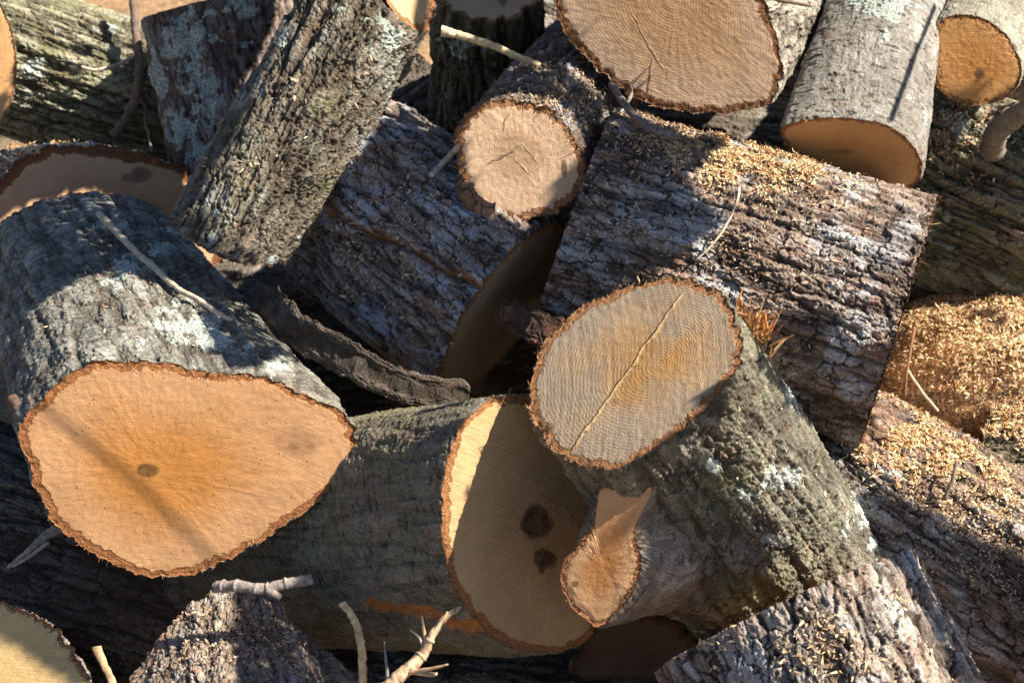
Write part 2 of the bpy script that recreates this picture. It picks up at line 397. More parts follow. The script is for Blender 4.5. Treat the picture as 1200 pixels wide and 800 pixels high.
def compute_log(sp):
    """-> dict of arrays; everything in camera space, metres"""
    g = lambda k, d=None: sp.get(k, d)
    seed = sp["seed"]; n0 = nrm(sp["n0"])
    if g("poly"):
        pl = smooth_closed(sp["poly"])
        cpx = np.array(g("c0", pl.mean(0)))
        C0 = un(cpx[0], cpx[1], sp["d0"])
        rays = np.stack([(pl[:, 0] - 600) / FPX, (400 - pl[:, 1]) / FPX, -np.ones(len(pl))], -1)
        tt = (C0 @ n0) / (rays @ n0)
        Q = rays * tt[:, None]
    else:
        C0 = un(*sp["c0"], sp["d0"]); Q = None
    C1 = un(*sp["c1"], sp["d1"])
    a = nrm(C1 - C0); L = np.linalg.norm(C1 - C0)
    up = np.array([0, 1, 0.]) if abs(a[1]) < .9 else np.array([1., 0, 0])
    tocam = nrm(-(C0 + C1) / 2)
    v = nrm(np.cross(a, tocam)); u = nrm(np.cross(v, a))          # u faces the camera: seam (theta=pi) is at the back
    if Q is not None:
        w = Q - C0; th = np.arctan2(w @ v, w @ u); r = np.hypot(w @ u, w @ v)
        o = np.argsort(th); th, r = th[o], r[o]
        rad0 = lambda t: np.interp(t, np.concatenate([th - 2 * math.pi, th, th + 2 * math.pi]), np.concatenate([r, r, r]))
    else:
        rr = sp["r0"]; rad0 = lambda t: rr * (1 + .05 * np.sin(2 * t + seed) + .025 * np.sin(3 * t + seed * 2) + .012 * np.sin(5 * t + seed))
    r1 = sp["r1"]
    rad1 = lambda t: r1 * (1 + .04 * np.sin(2 * t + seed * 1.3) + .03 * np.sin(3 * t + seed))
    R = float((np.mean(rad0(np.linspace(-math.pi, math.pi, 200))) + r1) / 2)
    res = RES * .001 * g("coarse", 1.0)
    # angular sampling: dense where it faces the camera
    tt = np.linspace(-math.pi, math.pi, 2001)
    back = .55 if g("face0") else .3
    wgt = np.where(np.abs(tt) < 1.95, 1., back)
    cum = np.concatenate([[0], np.cumsum((wgt[1:] + wgt[:-1]) / 2 * (2 * math.pi * R / 2000))])
    nth = int(cum[-1] / res); TH = np.interp(np.linspace(0, cum[-1], nth, endpoint=False), cum, tt)
    ss = np.linspace(0, 1, 401); cen = C0 + (C1 - C0) * ss[:, None]
    cx, cy = pix(cen); rp = R / -cen[:, 2] * FPX * 1.15
    inn = (cx > -rp) & (cx < 1200 + rp) & (cy > -rp) & (cy < 800 + rp)
    wg = np.where(inn, 1., .25); cum = np.concatenate([[0], np.cumsum(wg[1:] * L / 400)])
    nS = max(20, int(cum[-1] / res)); tS = np.interp(np.linspace(0, cum[-1], nS), cum, ss)
    nB = nrm(g("n1", a))
    c, s = np.cos(TH), np.sin(TH)
    D = c[:, None] * u + s[:, None] * v
    r0 = rad0(TH); rr1 = rad1(TH)
    def skew(rad, n):
        k = n @ a
        return -(D @ n) * rad / k
    s0 = skew(r0, n0); s1 = skew(rr1, nB)
    bl = tS ** g("blend", 1.0)
    rg = r0[:, None] * (1 - bl) + rr1[:, None] * bl
    swell = g("swell")
    if swell: rg = rg * (1 + swell * np.sin(math.pi * tS) ** 2)
    sg = s0[:, None] * (1 - tS) + (L + s1[:, None]) * tS
    bend = np.array(g("bend", (0, 0, 0)), float)
    base = C0[None, None] + sg[..., None] * a + (4 * tS * (1 - tS))[None, :, None] * bend
    P0 = base + rg[..., None] * D[:, None]
    px, py = pix(P0)
    THg = np.repeat(TH[:, None], nS, 1).astype(F32); Sg = sg.astype(F32)
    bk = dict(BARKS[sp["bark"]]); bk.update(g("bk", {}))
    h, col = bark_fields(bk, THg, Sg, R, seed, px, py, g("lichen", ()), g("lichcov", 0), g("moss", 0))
    for (qx, qy, q2x, q2y, wd, dp, cc) in g("grooves", ()):       # split running along the log
        dx_, dy_ = q2x - qx, q2y - qy; l_ = math.hypot(dx_, dy_)
        pe = ((px - qx) * -dy_ + (py - qy) * dx_) / l_
        al = ((px - qx) * dx_ + (py - qy) * dy_) / l_
        wob = fbm((px / 40., py / 40., px * 0), 1.0, 5, gain=.6) * 12; f2_ = fbm((px / 9., py / 9., px * 0), 1.0, 3)
        m_ = np.exp(-((pe + wob) / wd) ** 2) * sm(-6, 8, al) * sm(l_ + 6, l_ - 8, al) * (np.abs(THg) < 1.75)
        h = h - dp * m_; col = mix(col, np.array(cc), np.clip((m_ + f2_ * .35) * 3.2 - 1.6, 0, 1))
    # bark breaks away raggedly at the saw cut
    rag = fbm((np.cos(THg) * R, np.sin(THg) * R, Sg * 0), 90, 3, seed=seed + 3)
    for (bx, by, bd, br, ba) in g("bumps", ()):
        cb = un(bx, by, bd); h = h + ba * np.exp(-((P0 - cb) ** 2).sum(-1) / br ** 2)
    dS = np.minimum(Sg - s0[:, None], 9)
    if g("face0"): h = h - .0018 * np.exp(-np.maximum(dS, 0) / .004) * (1 + rag)
    P = P0 + h[..., None] * D[:, None]
    P[..., :] += (a * .0025)[None, None] * (rag * np.exp(-np.abs(dS) / .01))[..., None]
    rag2 = fbm((np.cos(THg) * R, np.sin(THg) * R, Sg * 0), 110, 4, seed=seed + 13, gain=.65)
    P[..., :] += (a * .006)[None, None] * ((rag2 - .25) * np.exp(-(1 - tS)[None] * L / .008))[..., None]
    tc = np.stack([np.cos(THg) * R, np.sin(THg) * R, Sg + seed * .37], -1)
    res_ = dict(P=P, col=col, tc=tc, nth=nth, nS=nS, TH=TH, a=a, u=u, v=v, C0=C0, C1=C1, n0=n0, nB=nB, L=L, R=R, D=D)
    return res_

def face_local(n0):
    n = nrm(n0); e1 = nrm(np.cross([0, 1, 0], n)); e2 = np.cross(n, e1); return e1, e2

def build_face(lg, sp, which, mat, parent, name="cut_face"):
    n = lg["n0"] if which == 0 else lg["nB"]
    P = lg["P"][:, 0 if which == 0 else -1].copy()
    C = lg["C0"] if which == 0 else lg["C1"]
    # flatten the outline to the cut plane
    P = P - ((P - C) @ n)[:, None] * n * .9
    e1, e2 = face_local(n)
    pith = C.copy()
    if which == 0 and sp.get("pith"):
        pr = np.array([(sp["pith"][0] - 600) / FPX, (400 - sp["pith"][1]) / FPX, -1.]); pith = pr * ((C @ n) / (pr @ n))
    rho = np.concatenate([np.linspace(0.0, .86, 62), np.linspace(.87, 1, 22)]); rho[0] = .002
    G = pith + rho[None, :, None] * (P - pith)[:, None]
    w = G - C
    x = w @ e1; y = w @ e2
    dl = np.linalg.norm(P - pith, axis=1)
    mean = dl.mean()
    edge = (1 - rho)[None] * dl[:, None]
    radm = rho[None] * (dl * .35 + mean * .65)[:, None]
    A = np.arctan2((P - pith) @ e2, (P - pith) @ e1)
    seed = sp["seed"]
    tc = np.stack([x, y, np.full_like(x, seed * .731)], -1)
    st = np.zeros_like(x)
    gx, gy = pix(G)
    wn = fbm((x, y, x * 0 + seed), 45, 3)
    if which == 0:
        for (sx, sy, srx, sry, am) in sp.get("stains", ()):
            q = np.sqrt(((gx - sx) / srx) ** 2 + ((gy - sy) / sry) ** 2) + wn * .35
            st = np.maximum(st, am * sm(1.15, .75, q))
    und = fbm((x, y, x * 0 + seed), 18, 3) * .0012 + fbm((x, y, x * 0 + seed), 160, 3) * .0005
    rim = np.clip((.010 - edge) / .010, 0, 1)
    und = und + rim * (fbm((x, y, x * 0 + seed), 150, 3) * .0022 - .0008)
    und[:, -1] = 0
    G = G + und[..., None] * n
    ang = np.stack([np.repeat(np.cos(A)[:, None], len(rho), 1), np.repeat(np.sin(A)[:, None], len(rho), 1), np.full_like(x, seed)], -1)
    fc = grid_faces(len(P), len(rho))
    if which == 1: pass
    attrs = dict(tc=("FLOAT_VECTOR", tc), rho=("FLOAT", np.broadcast_to(rho[None], x.shape)), edge=("FLOAT", edge), rad=("FLOAT", radm),
                 ang=("FLOAT_VECTOR", ang), stain=("FLOAT", st))
    return mesh_obj(name, G.reshape(-1, 3), fc, mat, parent, attrs=attrs), G

def strips(starts, dirs, sides, lens, wids, curl, nseg=3):
    """many small bent slivers -> co, faces"""
    n = len(starts); t = np.linspace(0, 1, nseg + 1)
    out = nrm(np.cross(dirs, sides))
    c = starts[:, None] + dirs[:, None] * (lens[:, None] * t)[..., None] + out[:, None] * ((curl * lens)[:, None] * (t * t))[..., None]
    wd = wids[:, None] * (1 - .75 * t ** 2)
    A = c + sides[:, None] * wd[..., None] / 2; Bq = c - sides[:, None] * wd[..., None] / 2
    C = c + out[:, None] * wd[..., None] * .35
    V = np.stack([A, C, Bq], 2)                      # n, nseg+1, 3, 3 : a shallow roof section gives each sliver thickness
    co = V.reshape(-1, 3); k = 3 * (nseg + 1)
    f = []
    for i in range(nseg):
        for j in range(3):
            j2 = (j + 1) % 3
            f.append([i * 3 + j, i * 3 + j2, (i + 1) * 3 + j2, (i + 1) * 3 + j])
    f = np.array(f)
    fc = (f[None] + (np.arange(n) * k)[:, None, None]).reshape(-1, 4)
    return co, fc, k

def fringe(lg, sp, which, parent, count=260, ln=(.003, .008)):
    """torn bark fibres round the saw cut"""
    r = np.random.default_rng(sp["seed"] + 100)
    P = lg["P"][:, 0 if which == 0 else -1]; n = lg["n0"] if which == 0 else lg["nB"]
    C = lg["C0"] if which == 0 else lg["C1"]
    clus = fbm((lg["D"][:, 0] * 3, lg["D"][:, 1] * 3, lg["D"][:, 2] * 3), 1.6, 3, seed=sp["seed"])
    pw = np.clip(clus + .35, .03, 1) ** 2; pw /= pw.sum()
    i = r.choice(len(P), count, p=pw)
    st = P[i] - (n * .001)
    inward = nrm(C - st)
    st = st + inward * r.uniform(-.001, .006, (count, 1))
    d = nrm(n * r.uniform(.1, 1, (count, 1)) - inward * r.uniform(-.5, 1.2, (count, 1)) + r.normal(0, .5, (count, 3)))
    sd = nrm(np.cross(d, r.normal(size=(count, 3))))
    le = r.uniform(*ln, count) * np.where(r.random(count) < .06, 2., 1.)
    co, fc, k = strips(st, d, sd, le, r.uniform(.0003, .0010, count), r.uniform(-.6, .6, count))
    pal = np.array([(.36, .19, .08), (.26, .12, .05), (.50, .32, .16), (.20, .11, .06)])
    cc = np.repeat(pal[r.integers(0, 4, count)] * r.uniform(.7, 1.2, (count, 1)), k, 0)
    tag(mesh_obj("torn_fibres", co, fc, FIBRE, parent, attrs=dict(col=("FLOAT_COLOR", cc)), smooth=False), kind="stuff")

WARM = dict(sap=(.62, .40, .21), heart=(.50, .24, .075), edge=(.32, .145, .06))
PINK = dict(sap=(.60, .42, .27), heart=(.48, .30, .18), edge=(.33, .165, .08))
YELL = dict(sap=(.58, .42, .22), heart=(.50, .33, .16), edge=(.36, .18, .08))

LOGS = []
def log(label, **sp):
    sp["label"] = label; sp.setdefault("seed", 3 + len(LOGS) * 7); LOGS.append(sp); return sp

def ell(cx, cy, a, b, rot=0., n=16, wob=.02, seed=0):
    r = np.random.default_rng(seed); out = []
    for i in range(n):
        t = -2 * math.pi * i / n; k = 1 + wob * math.sin(2 * t + seed) + wob * r.uniform(-1, 1)
        x, y = a * k * math.cos(t), b * k * math.sin(t)
        out.append((cx + x * math.cos(rot) - y * math.sin(rot), cy + x * math.sin(rot) + y * math.cos(rot)))
    return out

# the broad pear-shaped log at the left
log("broad grey log with a pear-shaped orange cut end and sunlit bark patch", key="pear", bark="smooth", face0=True,
    poly=[(21,505),(26,493),(40,476),(66,448),(98,429),(142,422),(203,423),(245,430),(280,436),(310,439),(340,452),(372,464),(402,478),(418,496),(424,518),(417,543),(400,566),(368,596),(338,617),(287,648),(250,668),(213,677),(175,675),(135,663),(101,645),(69,617),(44,578),(29,535)],
    d0=1.42, n0=(.17,-.26,.95), c1=(104,324), d1=1.82, r1=.124, pith=(178,552), wood=WARM,
    wk=dict(heart=(.56,.26,.07), sap=(.63,.375,.195), specks=.8, band=.0085, edge=(.34,.145,.055), saw=(.15,1.,0), sawamt=.15, ringamt=.12, rays=.14, ring=.0019, heartsize=(.15,.85)),
    stains=[(173,551,13,9,.75),(350,517,30,18,.28),(345,522,7,6,.5),(366,522,5,4,.5)],
    bumps=[(432,478,1.54,.042,.036),(202,396,1.42,.0075,.007),(150,345,1.45,.012,.003)],
    bk=dict(gain=1.05, tones=[(.20,.205,.18),(.11,.125,.12),(.25,.245,.21),(.07,.08,.075)], film=(.30,.32,.32), amp=.0018, ridge=.0034, flake=.0026),
    lichen=[(150,310,17,9,0.),(255,310,48,10,.66),(290,335,22,9,.8),(225,385,32,13,.35),(247,388,18,12,.9),(188,292,12,5,0.),(322,428,10,8,0),(60,215,30,6,-.5),(290,408,6,4,0)], lichcov=.02, blend=.9)

# the centre log, cut end facing up and left, with its side stub
log("greenish grey forked log with a weathered streaked cut end facing up", key="fork", bark="smooth", face0=True,
    poly=[(617,462),(622,432),(634,405),(660,376),(700,348),(745,330),(790,323),(825,331),(852,350),(867,380),(867,410),(856,440),(832,474),(800,505),(768,530),(735,546),(700,552),(665,542),(640,518),(624,490)],
    d0=1.32, n0=(-.44,.50,.745), c1=(930,690), d1=1.62, r1=.118, pith=(772,428), fr=700,
    wood=dict(sap=(.50,.37,.24), heart=(.46,.27,.10), edge=(.36,.18,.08)), n1=(.3,-.6,-.74),
    wk=dict(saw=(.97,.24,0), sawsc=210., sawamt=.45, weather=.85, band=.0085, ring=.0032, ringamt=.22, heartsize=(.1,.75), bumpk=1.45),
    lines=[(668,530,800,345,.0024,.75,(.62,.42,.2))],
    stains=[(720,470,6,5,.3)],
    bumps=[(775,655,1.45,.075,.030)],
    bk=dict(gain=.95, tones=[(.17,.165,.13),(.12,.12,.10),(.21,.20,.16),(.09,.09,.065)], film=(.27,.29,.21), amp=.0028, ridge=.0035, flake=.0042, fine=.0014),
    lichen=[(905,630,9,6,.3),(838,545,9,6,.6),(875,580,10,6,.1),(1010,590,7,18,-.2),(938,455,9,5,.4),(915,560,18,10,.2)], lichcov=.03, moss=.28)
log("short forked stub with a keyhole-shaped cut end", key="stub", parent="fork", bark="smooth", face0=True,
    poly=[(703,568),(722,556),(748,553),(768,553),(768,572),(756,596),(748,622),(752,650),(748,682),(733,708),(706,735),(684,728),(664,708),(654,682),(660,656),(676,634),(692,612),(698,590)],
    d0=1.315, n0=(-.12,-.22,.965), c1=(830,600), d1=1.52, r1=.100, pith=(707,665), wood=WARM, fr=260,
    wk=dict(sap=(.62,.39,.21), heart=(.52,.25,.09), band=.004, specks=.5, ringamt=.0, rays=.08, checks=.0, sawamt=.1, edge=(.36,.16,.07)),
    stains=[(674,684,5,4,.7)], bk=dict(tones=[(.17,.14,.11),(.12,.10,.08),(.20,.17,.14),(.09,.08,.06)]), blend=.7)

# the log between them, end facing right
log("smooth olive log whose big cut end is half lit, wedged under the forked log", key="mid", bark="smooth", face0=True,
    poly=[(600,461),(570,470),(546,488),(528,515),(519,550),(516,595),(519,640),(532,688),(556,727),(588,753),(625,766),(660,766),(688,752),(708,720),(716,675),(712,620),(700,560),(680,510),(655,478),(628,463)],
    d0=1.42, n0=(.64,-.10,.76), c1=(225,640), d1=1.80, r1=.128, pith=(640,610), wood=YELL, fr=500,
    wk=dict(band=.0085, sap=(.56,.40,.22), heart=(.50,.35,.19), ringamt=.25, saw=(.5,.85,0), sawamt=.4, edge=(.36,.17,.07)),
    stains=[(629,612,20,20,.9),(638,654,15,12,.8),(634,663,4,10,.9)],
    bk=dict(tones=[(.14,.13,.10),(.11,.11,.08),(.17,.155,.12),(.13,.09,.08)], film=(.19,.20,.14), amp=.0012, ridge=.0022),
    grooves=[(425,703,572,735,9,.004,(.34,.13,.035))], moss=.35)

# the big rough log at the right of centre
log("large rough log with thick plated bark and shavings on its upper side", key="rough", bark="plates", fr1=500,
    c0=(672,262), d0=1.66, r0=.135, n0=(-.94,.34,-.06), c1=(1050,383), d1=1.62, r1=.149, n1=(.955,-.30,.235), wood=WARM,
    bk=dict(filmamt=.75, film=(.46,.48,.52), gain=1.45), lichen=[], lichcov=.0)

log("rough bark log with an orange split along it, its end coloured dark for shade", key="split", bark="plates", face0=True,
    c0=(590,366), d0=1.66, r0=.126, n0=(.76,-.585,.27), c1=(414,226), d1=1.76, r1=.126, wood=YELL, fr=300,
    wk=dict(sap=(.38,.31,.22), heart=(.32,.25,.18)), bk=dict(gain=1.8, filmamt=1.15, film=(.38,.46,.56), tones=[(.15,.125,.11),(.20,.19,.185),(.13,.09,.07),(.25,.25,.26)]),  # end wood darkened for shade; bark film tinted blue like skylight sheen
    grooves=[(378,247,470,290,6,.014,(.30,.13,.05)),(465,287,572,342,5,.012,(.36,.17,.07))])

log("small log with a pale round cut end showing fine cracks", key="small", bark="scaly", face0=True,
    poly=[(534,170),(541,145),(560,124),(592,115),(630,121),(660,140),(679,166),(687,196),(683,221),(666,241),(640,255),(605,259),(574,251),(552,231),(538,203)],
    d0=1.57, n0=(-.10,-.06,.99), c1=(700,72), d1=1.95, r1=.080, pith=(607,182), wood=PINK, fr=600, frl=(.003,.009),
    wk=dict(band=.0075, sap=(.74,.54,.37), heart=(.60,.42,.27), heartsize=(.25,.6), ring=.0020, ringamt=.2, saw=(1.,.1,0), sawamt=.2, specks=.3),
    lines=[(572,193,612,170,.0011,.6,(.16,.09,.05)),(612,170,628,190,.0011,.6,(.12,.07,.04)),(604,188,622,206,.0009,.5,(.2,.12,.07)),(590,150,598,128,.0012,.6,(.2,.12,.07))],
    stains=[(661,196,4,11,.8),(575,124,5,5,.6)], bk=dict(filmamt=.7, film=(.25,.28,.32), tones=[(.12,.10,.09),(.18,.16,.14),(.10,.075,.06),(.22,.21,.20)]))

log("leaning grey furrowed log standing at a slant with a bright cut edge at top", key="leaning", bark="furrow",
    c0=(466,-46), d0=1.66, r0=.078, n0=(.80,.44,.40), c1=(272,277), d1=1.60, r1=.066, n1=(-.42,-.84,-.34), wood=YELL, face0=True, fr=200,
    wk=dict(sap=(.64,.47,.27), heart=(.6,.42,.24)), fr1=200,
    bk=dict(gain=.78, tones=[(.20,.175,.135),(.16,.13,.095),(.24,.225,.18),(.14,.10,.075)], ridge=.0080, cell=(.012,.034), amp=.0048, film=(.28,.31,.29)), lichcov=.05, moss=.12)

log("log behind the pear-shaped one with a shaded brown arched cut end", key="arch", bark="scaly", face0=True,
    c0=(122,279), d0=1.88, r0=.129, n0=(.42,.04,.905), c1=(-150,272), d1=2.12, r1=.120, wood=YELL,
    wk=dict(sap=(.56,.38,.24), heart=(.48,.31,.19), band=.014, edge=(.18,.07,.03)),
    stains=[(165,205,14,10,.6),(150,208,8,5,.5)], lichen=[(45,207,45,9,-.62),(100,168,28,5,-.1)],
    bk=dict(tones=[(.14,.13,.11),(.18,.175,.15),(.11,.10,.08)], filmamt=.5, film=(.28,.33,.35)), lichcov=.04)

log("rugged log with sunlit flaky bark pointing down out of the pile at lower right", key="rugged", bark="plates",
    c0=(912,720), d0=1.42, r0=.137, n0=(-.40,.86,-.31), c1=(1150,1180), d1=1.26, r1=.140, wood=WARM,
    bk=dict(tones=[(.24,.20,.16),(.30,.28,.25),(.17,.12,.09),(.34,.33,.31)], film=(.40,.41,.42), gain=1.25, cell=(.015,.038), amp=.0055), fr1=0)

log("thick brown log covered in orange shavings at the right edge", key="right", bark="plates",
    c0=(955,585), d0=1.74, r0=.150, n0=(-.9,.3,-.3), c1=(1320,792), d1=1.56, r1=.150, wood=WARM,
    bk=dict(tones=[(.17,.12,.095),(.22,.17,.14),(.13,.085,.06),(.27,.24,.21)], redamt=.4, red=(.24,.12,.07), filmamt=.6, gain=1.25, film=(.40,.41,.42)))

log("mossy green log in shade below the round end at the upper right", key="mossyright", bark="mossy",
    c0=(1000,185), d0=1.98, r0=.150, n0=(-.9,.3,.1), c1=(1340,335), d1=1.90, r1=.150, wood=WARM, moss=.55,
    bk=dict(tones=[(.16,.15,.09),(.13,.12,.075),(.20,.19,.14),(.10,.08,.05)]), lichcov=.05)

log("short mossy log end poking out below the heap of shavings", key="underheap", bark="mossy",
    c0=(1160,548), d0=1.76, r0=.085, n0=(-.88,.1,-.46), c1=(1400,500), d1=1.75, r1=.095, wood=WARM, moss=.5,
    bk=dict(tones=[(.15,.13,.08),(.12,.10,.065),(.18,.16,.11)]), lichcov=.10)

log("log with a plain orange round cut end in sun at the upper right corner", key="cornerface", bark="smooth", face0=True,
    poly=[(1092,58),(1097,32),(1112,19),(1138,17),(1163,25),(1186,44),(1199,72),(1196,98),(1177,117),(1148,125),(1118,120),(1099,105),(1092,82)],
    d0=1.74, n0=(-.05,-.25,.967), c1=(1205,-85), d1=2.1, r1=.085, pith=(1150,78), wood=WARM,
    wk=dict(band=.005, sap=(.58,.32,.12), heart=(.52,.25,.07), ringamt=.2, specks=.3), stains=[(1148,87,6,7,.7),(1144,95,4,3,.6)],
    lichcov=.10, bk=dict(tones=[(.26,.25,.2),(.2,.2,.16),(.3,.29,.25)]))

log("smooth pale grey log in full sun with its orange cut end facing down", key="smoothpale", bark="smooth", face0=True,
    poly=[(912,152),(928,142),(960,136),(1000,137),(1040,145),(1066,163),(1082,188),(1080,212),(1056,226),(1018,224),(975,212),(940,193),(919,172)],
    d0=1.62, n0=(-.20,-.78,.59), c1=(1064,-90), d1=1.92, r1=.065, pith=(1005,180), wood=WARM,
    wk=dict(band=.0045, sap=(.60,.34,.14), heart=(.50,.26,.09), saw=(1,0,0), sawamt=.35, sawsc=520), stains=[(985,178,22,3,.35)],
    bk=dict(gain=.72, tones=[(.30,.29,.27),(.25,.24,.22),(.36,.35,.33),(.21,.20,.17)], film=(.30,.30,.30), filmamt=.5, amp=.0006, low=.003, lent=.0017, flake=.001, redamt=.03),
    lichen=[(1030,5,40,10,.3)], lichcov=.03)

log("log with the widest round cut end at the top of the heap", key="bigface", bark="furrow", face0=True,
    poly=[(640,-30),(645,0),(658,32),(680,64),(712,94),(748,115),(788,129),(832,134),(876,131),(904,119),(918,90),(917,58),(907,22),(892,-12),(868,-50),(835,-85),(790,-110),(740,-118),(695,-105),(660,-75)],
    d0=1.64, n0=(-.14,-.20,.97), c1=(925,-75), d1=2.05, r1=.120, pith=(790,0), wood=PINK,
    wk=dict(band=.0095, sap=(.68,.51,.37), heart=(.60,.40,.23), ring=.0035, ringamt=.18, saw=(.45,.9,0), sawsc=300, sawamt=.3, edge=(.23,.11,.05), heartsize=(.35,.95)),
    lines=[(742,20,775,80,.0015,.5,(.2,.12,.07)),(757,118,764,70,.0022,.6,(.14,.09,.06))],
    bk=dict(tones=[(.28,.26,.22),(.22,.20,.17),(.33,.32,.29),(.17,.14,.11)], ridge=.004), lichcov=.03)

log("dark mossy log standing upright with a pale cut end at the top edge", key="topstand", bark="mossy", face0=True,
    poly=ell(573, -14, 62, 42, 0, seed=3), d0=1.86, n0=(-.03,.68,.73), c1=(573,140), d1=2.1, r1=.086, pith=(590,-10), wood=PINK,
    wk=dict(band=.006, sap=(.60,.44,.30), heart=(.52,.36,.22), saw=(.4,.9,0), sawamt=.4, sawsc=300), moss=.45,
    bk=dict(tones=[(.09,.085,.05),(.12,.11,.07),(.07,.055,.035)]), lichen=[(545,55,20,9,.2)], stains=[(590,0,6,8,.7)])

log("upright log crusted with blue-green lichen behind the leaning log", key="lichen", bark="plates", face0=True,
    c0=(258,4), d0=2.02, r0=.116, n0=(-.22,.95,.20), c1=(295,200), d1=2.02, r1=.108, wood=YELL,
    bk=dict(tones=[(.13,.10,.085),(.17,.14,.125),(.10,.07,.055)], filmamt=.3),
    lichen=[(222,45,20,24,.5),(240,105,15,24,-.6),(212,150,15,16,0),(186,95,8,20,0),(285,10,16,9,0),(287,52,6,5,0),(235,180,12,10,0),(200,60,8,8,0)], lichcov=.0)

log("blurred mossy furrowed log in sunlight at the upper left corner", key="mossyleft", bark="mossy",
    c0=(-110,30), d0=2.15, r0=.118, n0=(-1,.2,.1), c1=(240,140), d1=2.25, r1=.110, wood=WARM, moss=.45,
    bk=dict(tones=[(.22,.22,.14),(.17,.17,.10),(.28,.27,.20),(.13,.10,.06)]), lichcov=.10)

log("log at the left border of which only a sliver of orange cut end shows", key="leftsliver", bark="smooth", face0=True,
    poly=ell(-38, 76, 59, 90, 0.05, seed=5), d0=1.86, n0=(.12,.0,.99), c1=(-130,60), d1=2.2, r1=.08, wood=WARM, wk=dict(band=.003, sap=(.60,.36,.17), heart=(.5,.27,.1)))

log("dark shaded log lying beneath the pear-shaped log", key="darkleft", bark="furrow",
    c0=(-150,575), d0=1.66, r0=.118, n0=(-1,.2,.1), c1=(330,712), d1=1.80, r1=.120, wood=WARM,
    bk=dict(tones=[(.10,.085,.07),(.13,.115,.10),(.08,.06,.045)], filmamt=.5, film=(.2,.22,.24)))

log("log at the bottom left corner with a yellowish cut end half in sun", key="cornerlow", bark="plates", face0=True,
    poly=ell(-28, 836, 132, 130, 0.1, seed=9, wob=.03), d0=1.34, n0=(.06,.16,.985), c1=(20,870), d1=1.7, r1=.10, wood=YELL,
    wk=dict(band=.004, sap=(.56,.43,.22), heart=(.52,.37,.18), sawamt=.3, specks=.3), fr=500)

log("small flaky log poking up at the bottom left of the heap", key="bottomsmall", bark="scaly",
    poly=[(253,694),(312,697),(352,742),(420,798),(470,870),(410,950),(290,975),(160,930),(125,860),(150,805),(192,742)], d0=1.42, n0=(-.37,-.40,-.86), c1=(350,1150), d1=1.15, r1=.110, wood=WARM, bend=(0,0,0),
    bk=dict(cell=(.012,.018), cell2=(.006,.008), amp=.004, amp2=.0025, tones=[(.21,.18,.15),(.28,.26,.23),(.16,.12,.09),(.32,.31,.29)]))

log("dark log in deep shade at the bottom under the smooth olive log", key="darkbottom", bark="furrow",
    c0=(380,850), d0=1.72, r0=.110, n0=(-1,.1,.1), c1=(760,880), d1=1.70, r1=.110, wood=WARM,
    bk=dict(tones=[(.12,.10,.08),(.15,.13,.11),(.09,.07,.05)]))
log("log low down beside the rugged log, its brown cut end coloured dark for deep shade", key="lowface", bark="furrow", face0=True,
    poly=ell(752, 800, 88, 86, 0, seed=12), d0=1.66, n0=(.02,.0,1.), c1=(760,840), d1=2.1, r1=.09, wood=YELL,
    wk=dict(sap=(.17,.11,.07), heart=(.13,.08,.05), edge=(.10,.05,.03)), stains=[(690,765,16,22,.4)])  # cut wood colour darkened to stand for deep shade
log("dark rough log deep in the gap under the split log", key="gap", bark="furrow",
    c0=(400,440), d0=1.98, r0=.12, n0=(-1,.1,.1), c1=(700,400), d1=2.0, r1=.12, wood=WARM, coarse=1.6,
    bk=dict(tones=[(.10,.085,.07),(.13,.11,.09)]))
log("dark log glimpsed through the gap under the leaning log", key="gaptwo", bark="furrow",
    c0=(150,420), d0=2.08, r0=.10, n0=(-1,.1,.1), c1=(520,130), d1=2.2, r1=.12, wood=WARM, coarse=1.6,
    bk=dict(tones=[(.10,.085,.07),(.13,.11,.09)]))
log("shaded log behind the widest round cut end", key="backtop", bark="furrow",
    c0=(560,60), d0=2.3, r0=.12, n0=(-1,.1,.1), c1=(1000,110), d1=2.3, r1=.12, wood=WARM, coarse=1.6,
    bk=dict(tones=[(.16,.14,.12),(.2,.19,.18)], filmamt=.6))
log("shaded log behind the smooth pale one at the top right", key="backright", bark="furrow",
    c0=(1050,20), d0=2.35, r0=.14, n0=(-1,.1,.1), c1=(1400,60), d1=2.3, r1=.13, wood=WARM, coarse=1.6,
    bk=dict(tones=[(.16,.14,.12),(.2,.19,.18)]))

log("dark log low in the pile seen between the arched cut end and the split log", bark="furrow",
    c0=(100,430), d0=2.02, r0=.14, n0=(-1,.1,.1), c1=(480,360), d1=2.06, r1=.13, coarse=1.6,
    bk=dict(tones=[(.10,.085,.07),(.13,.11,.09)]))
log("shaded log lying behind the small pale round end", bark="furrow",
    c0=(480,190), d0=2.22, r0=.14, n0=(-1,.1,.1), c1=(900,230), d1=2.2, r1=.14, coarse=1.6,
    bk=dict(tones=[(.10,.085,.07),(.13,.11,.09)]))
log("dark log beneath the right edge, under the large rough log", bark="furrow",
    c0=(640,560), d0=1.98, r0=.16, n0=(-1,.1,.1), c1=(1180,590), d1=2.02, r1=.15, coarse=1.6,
    bk=dict(tones=[(.10,.085,.07),(.13,.11,.09)]))


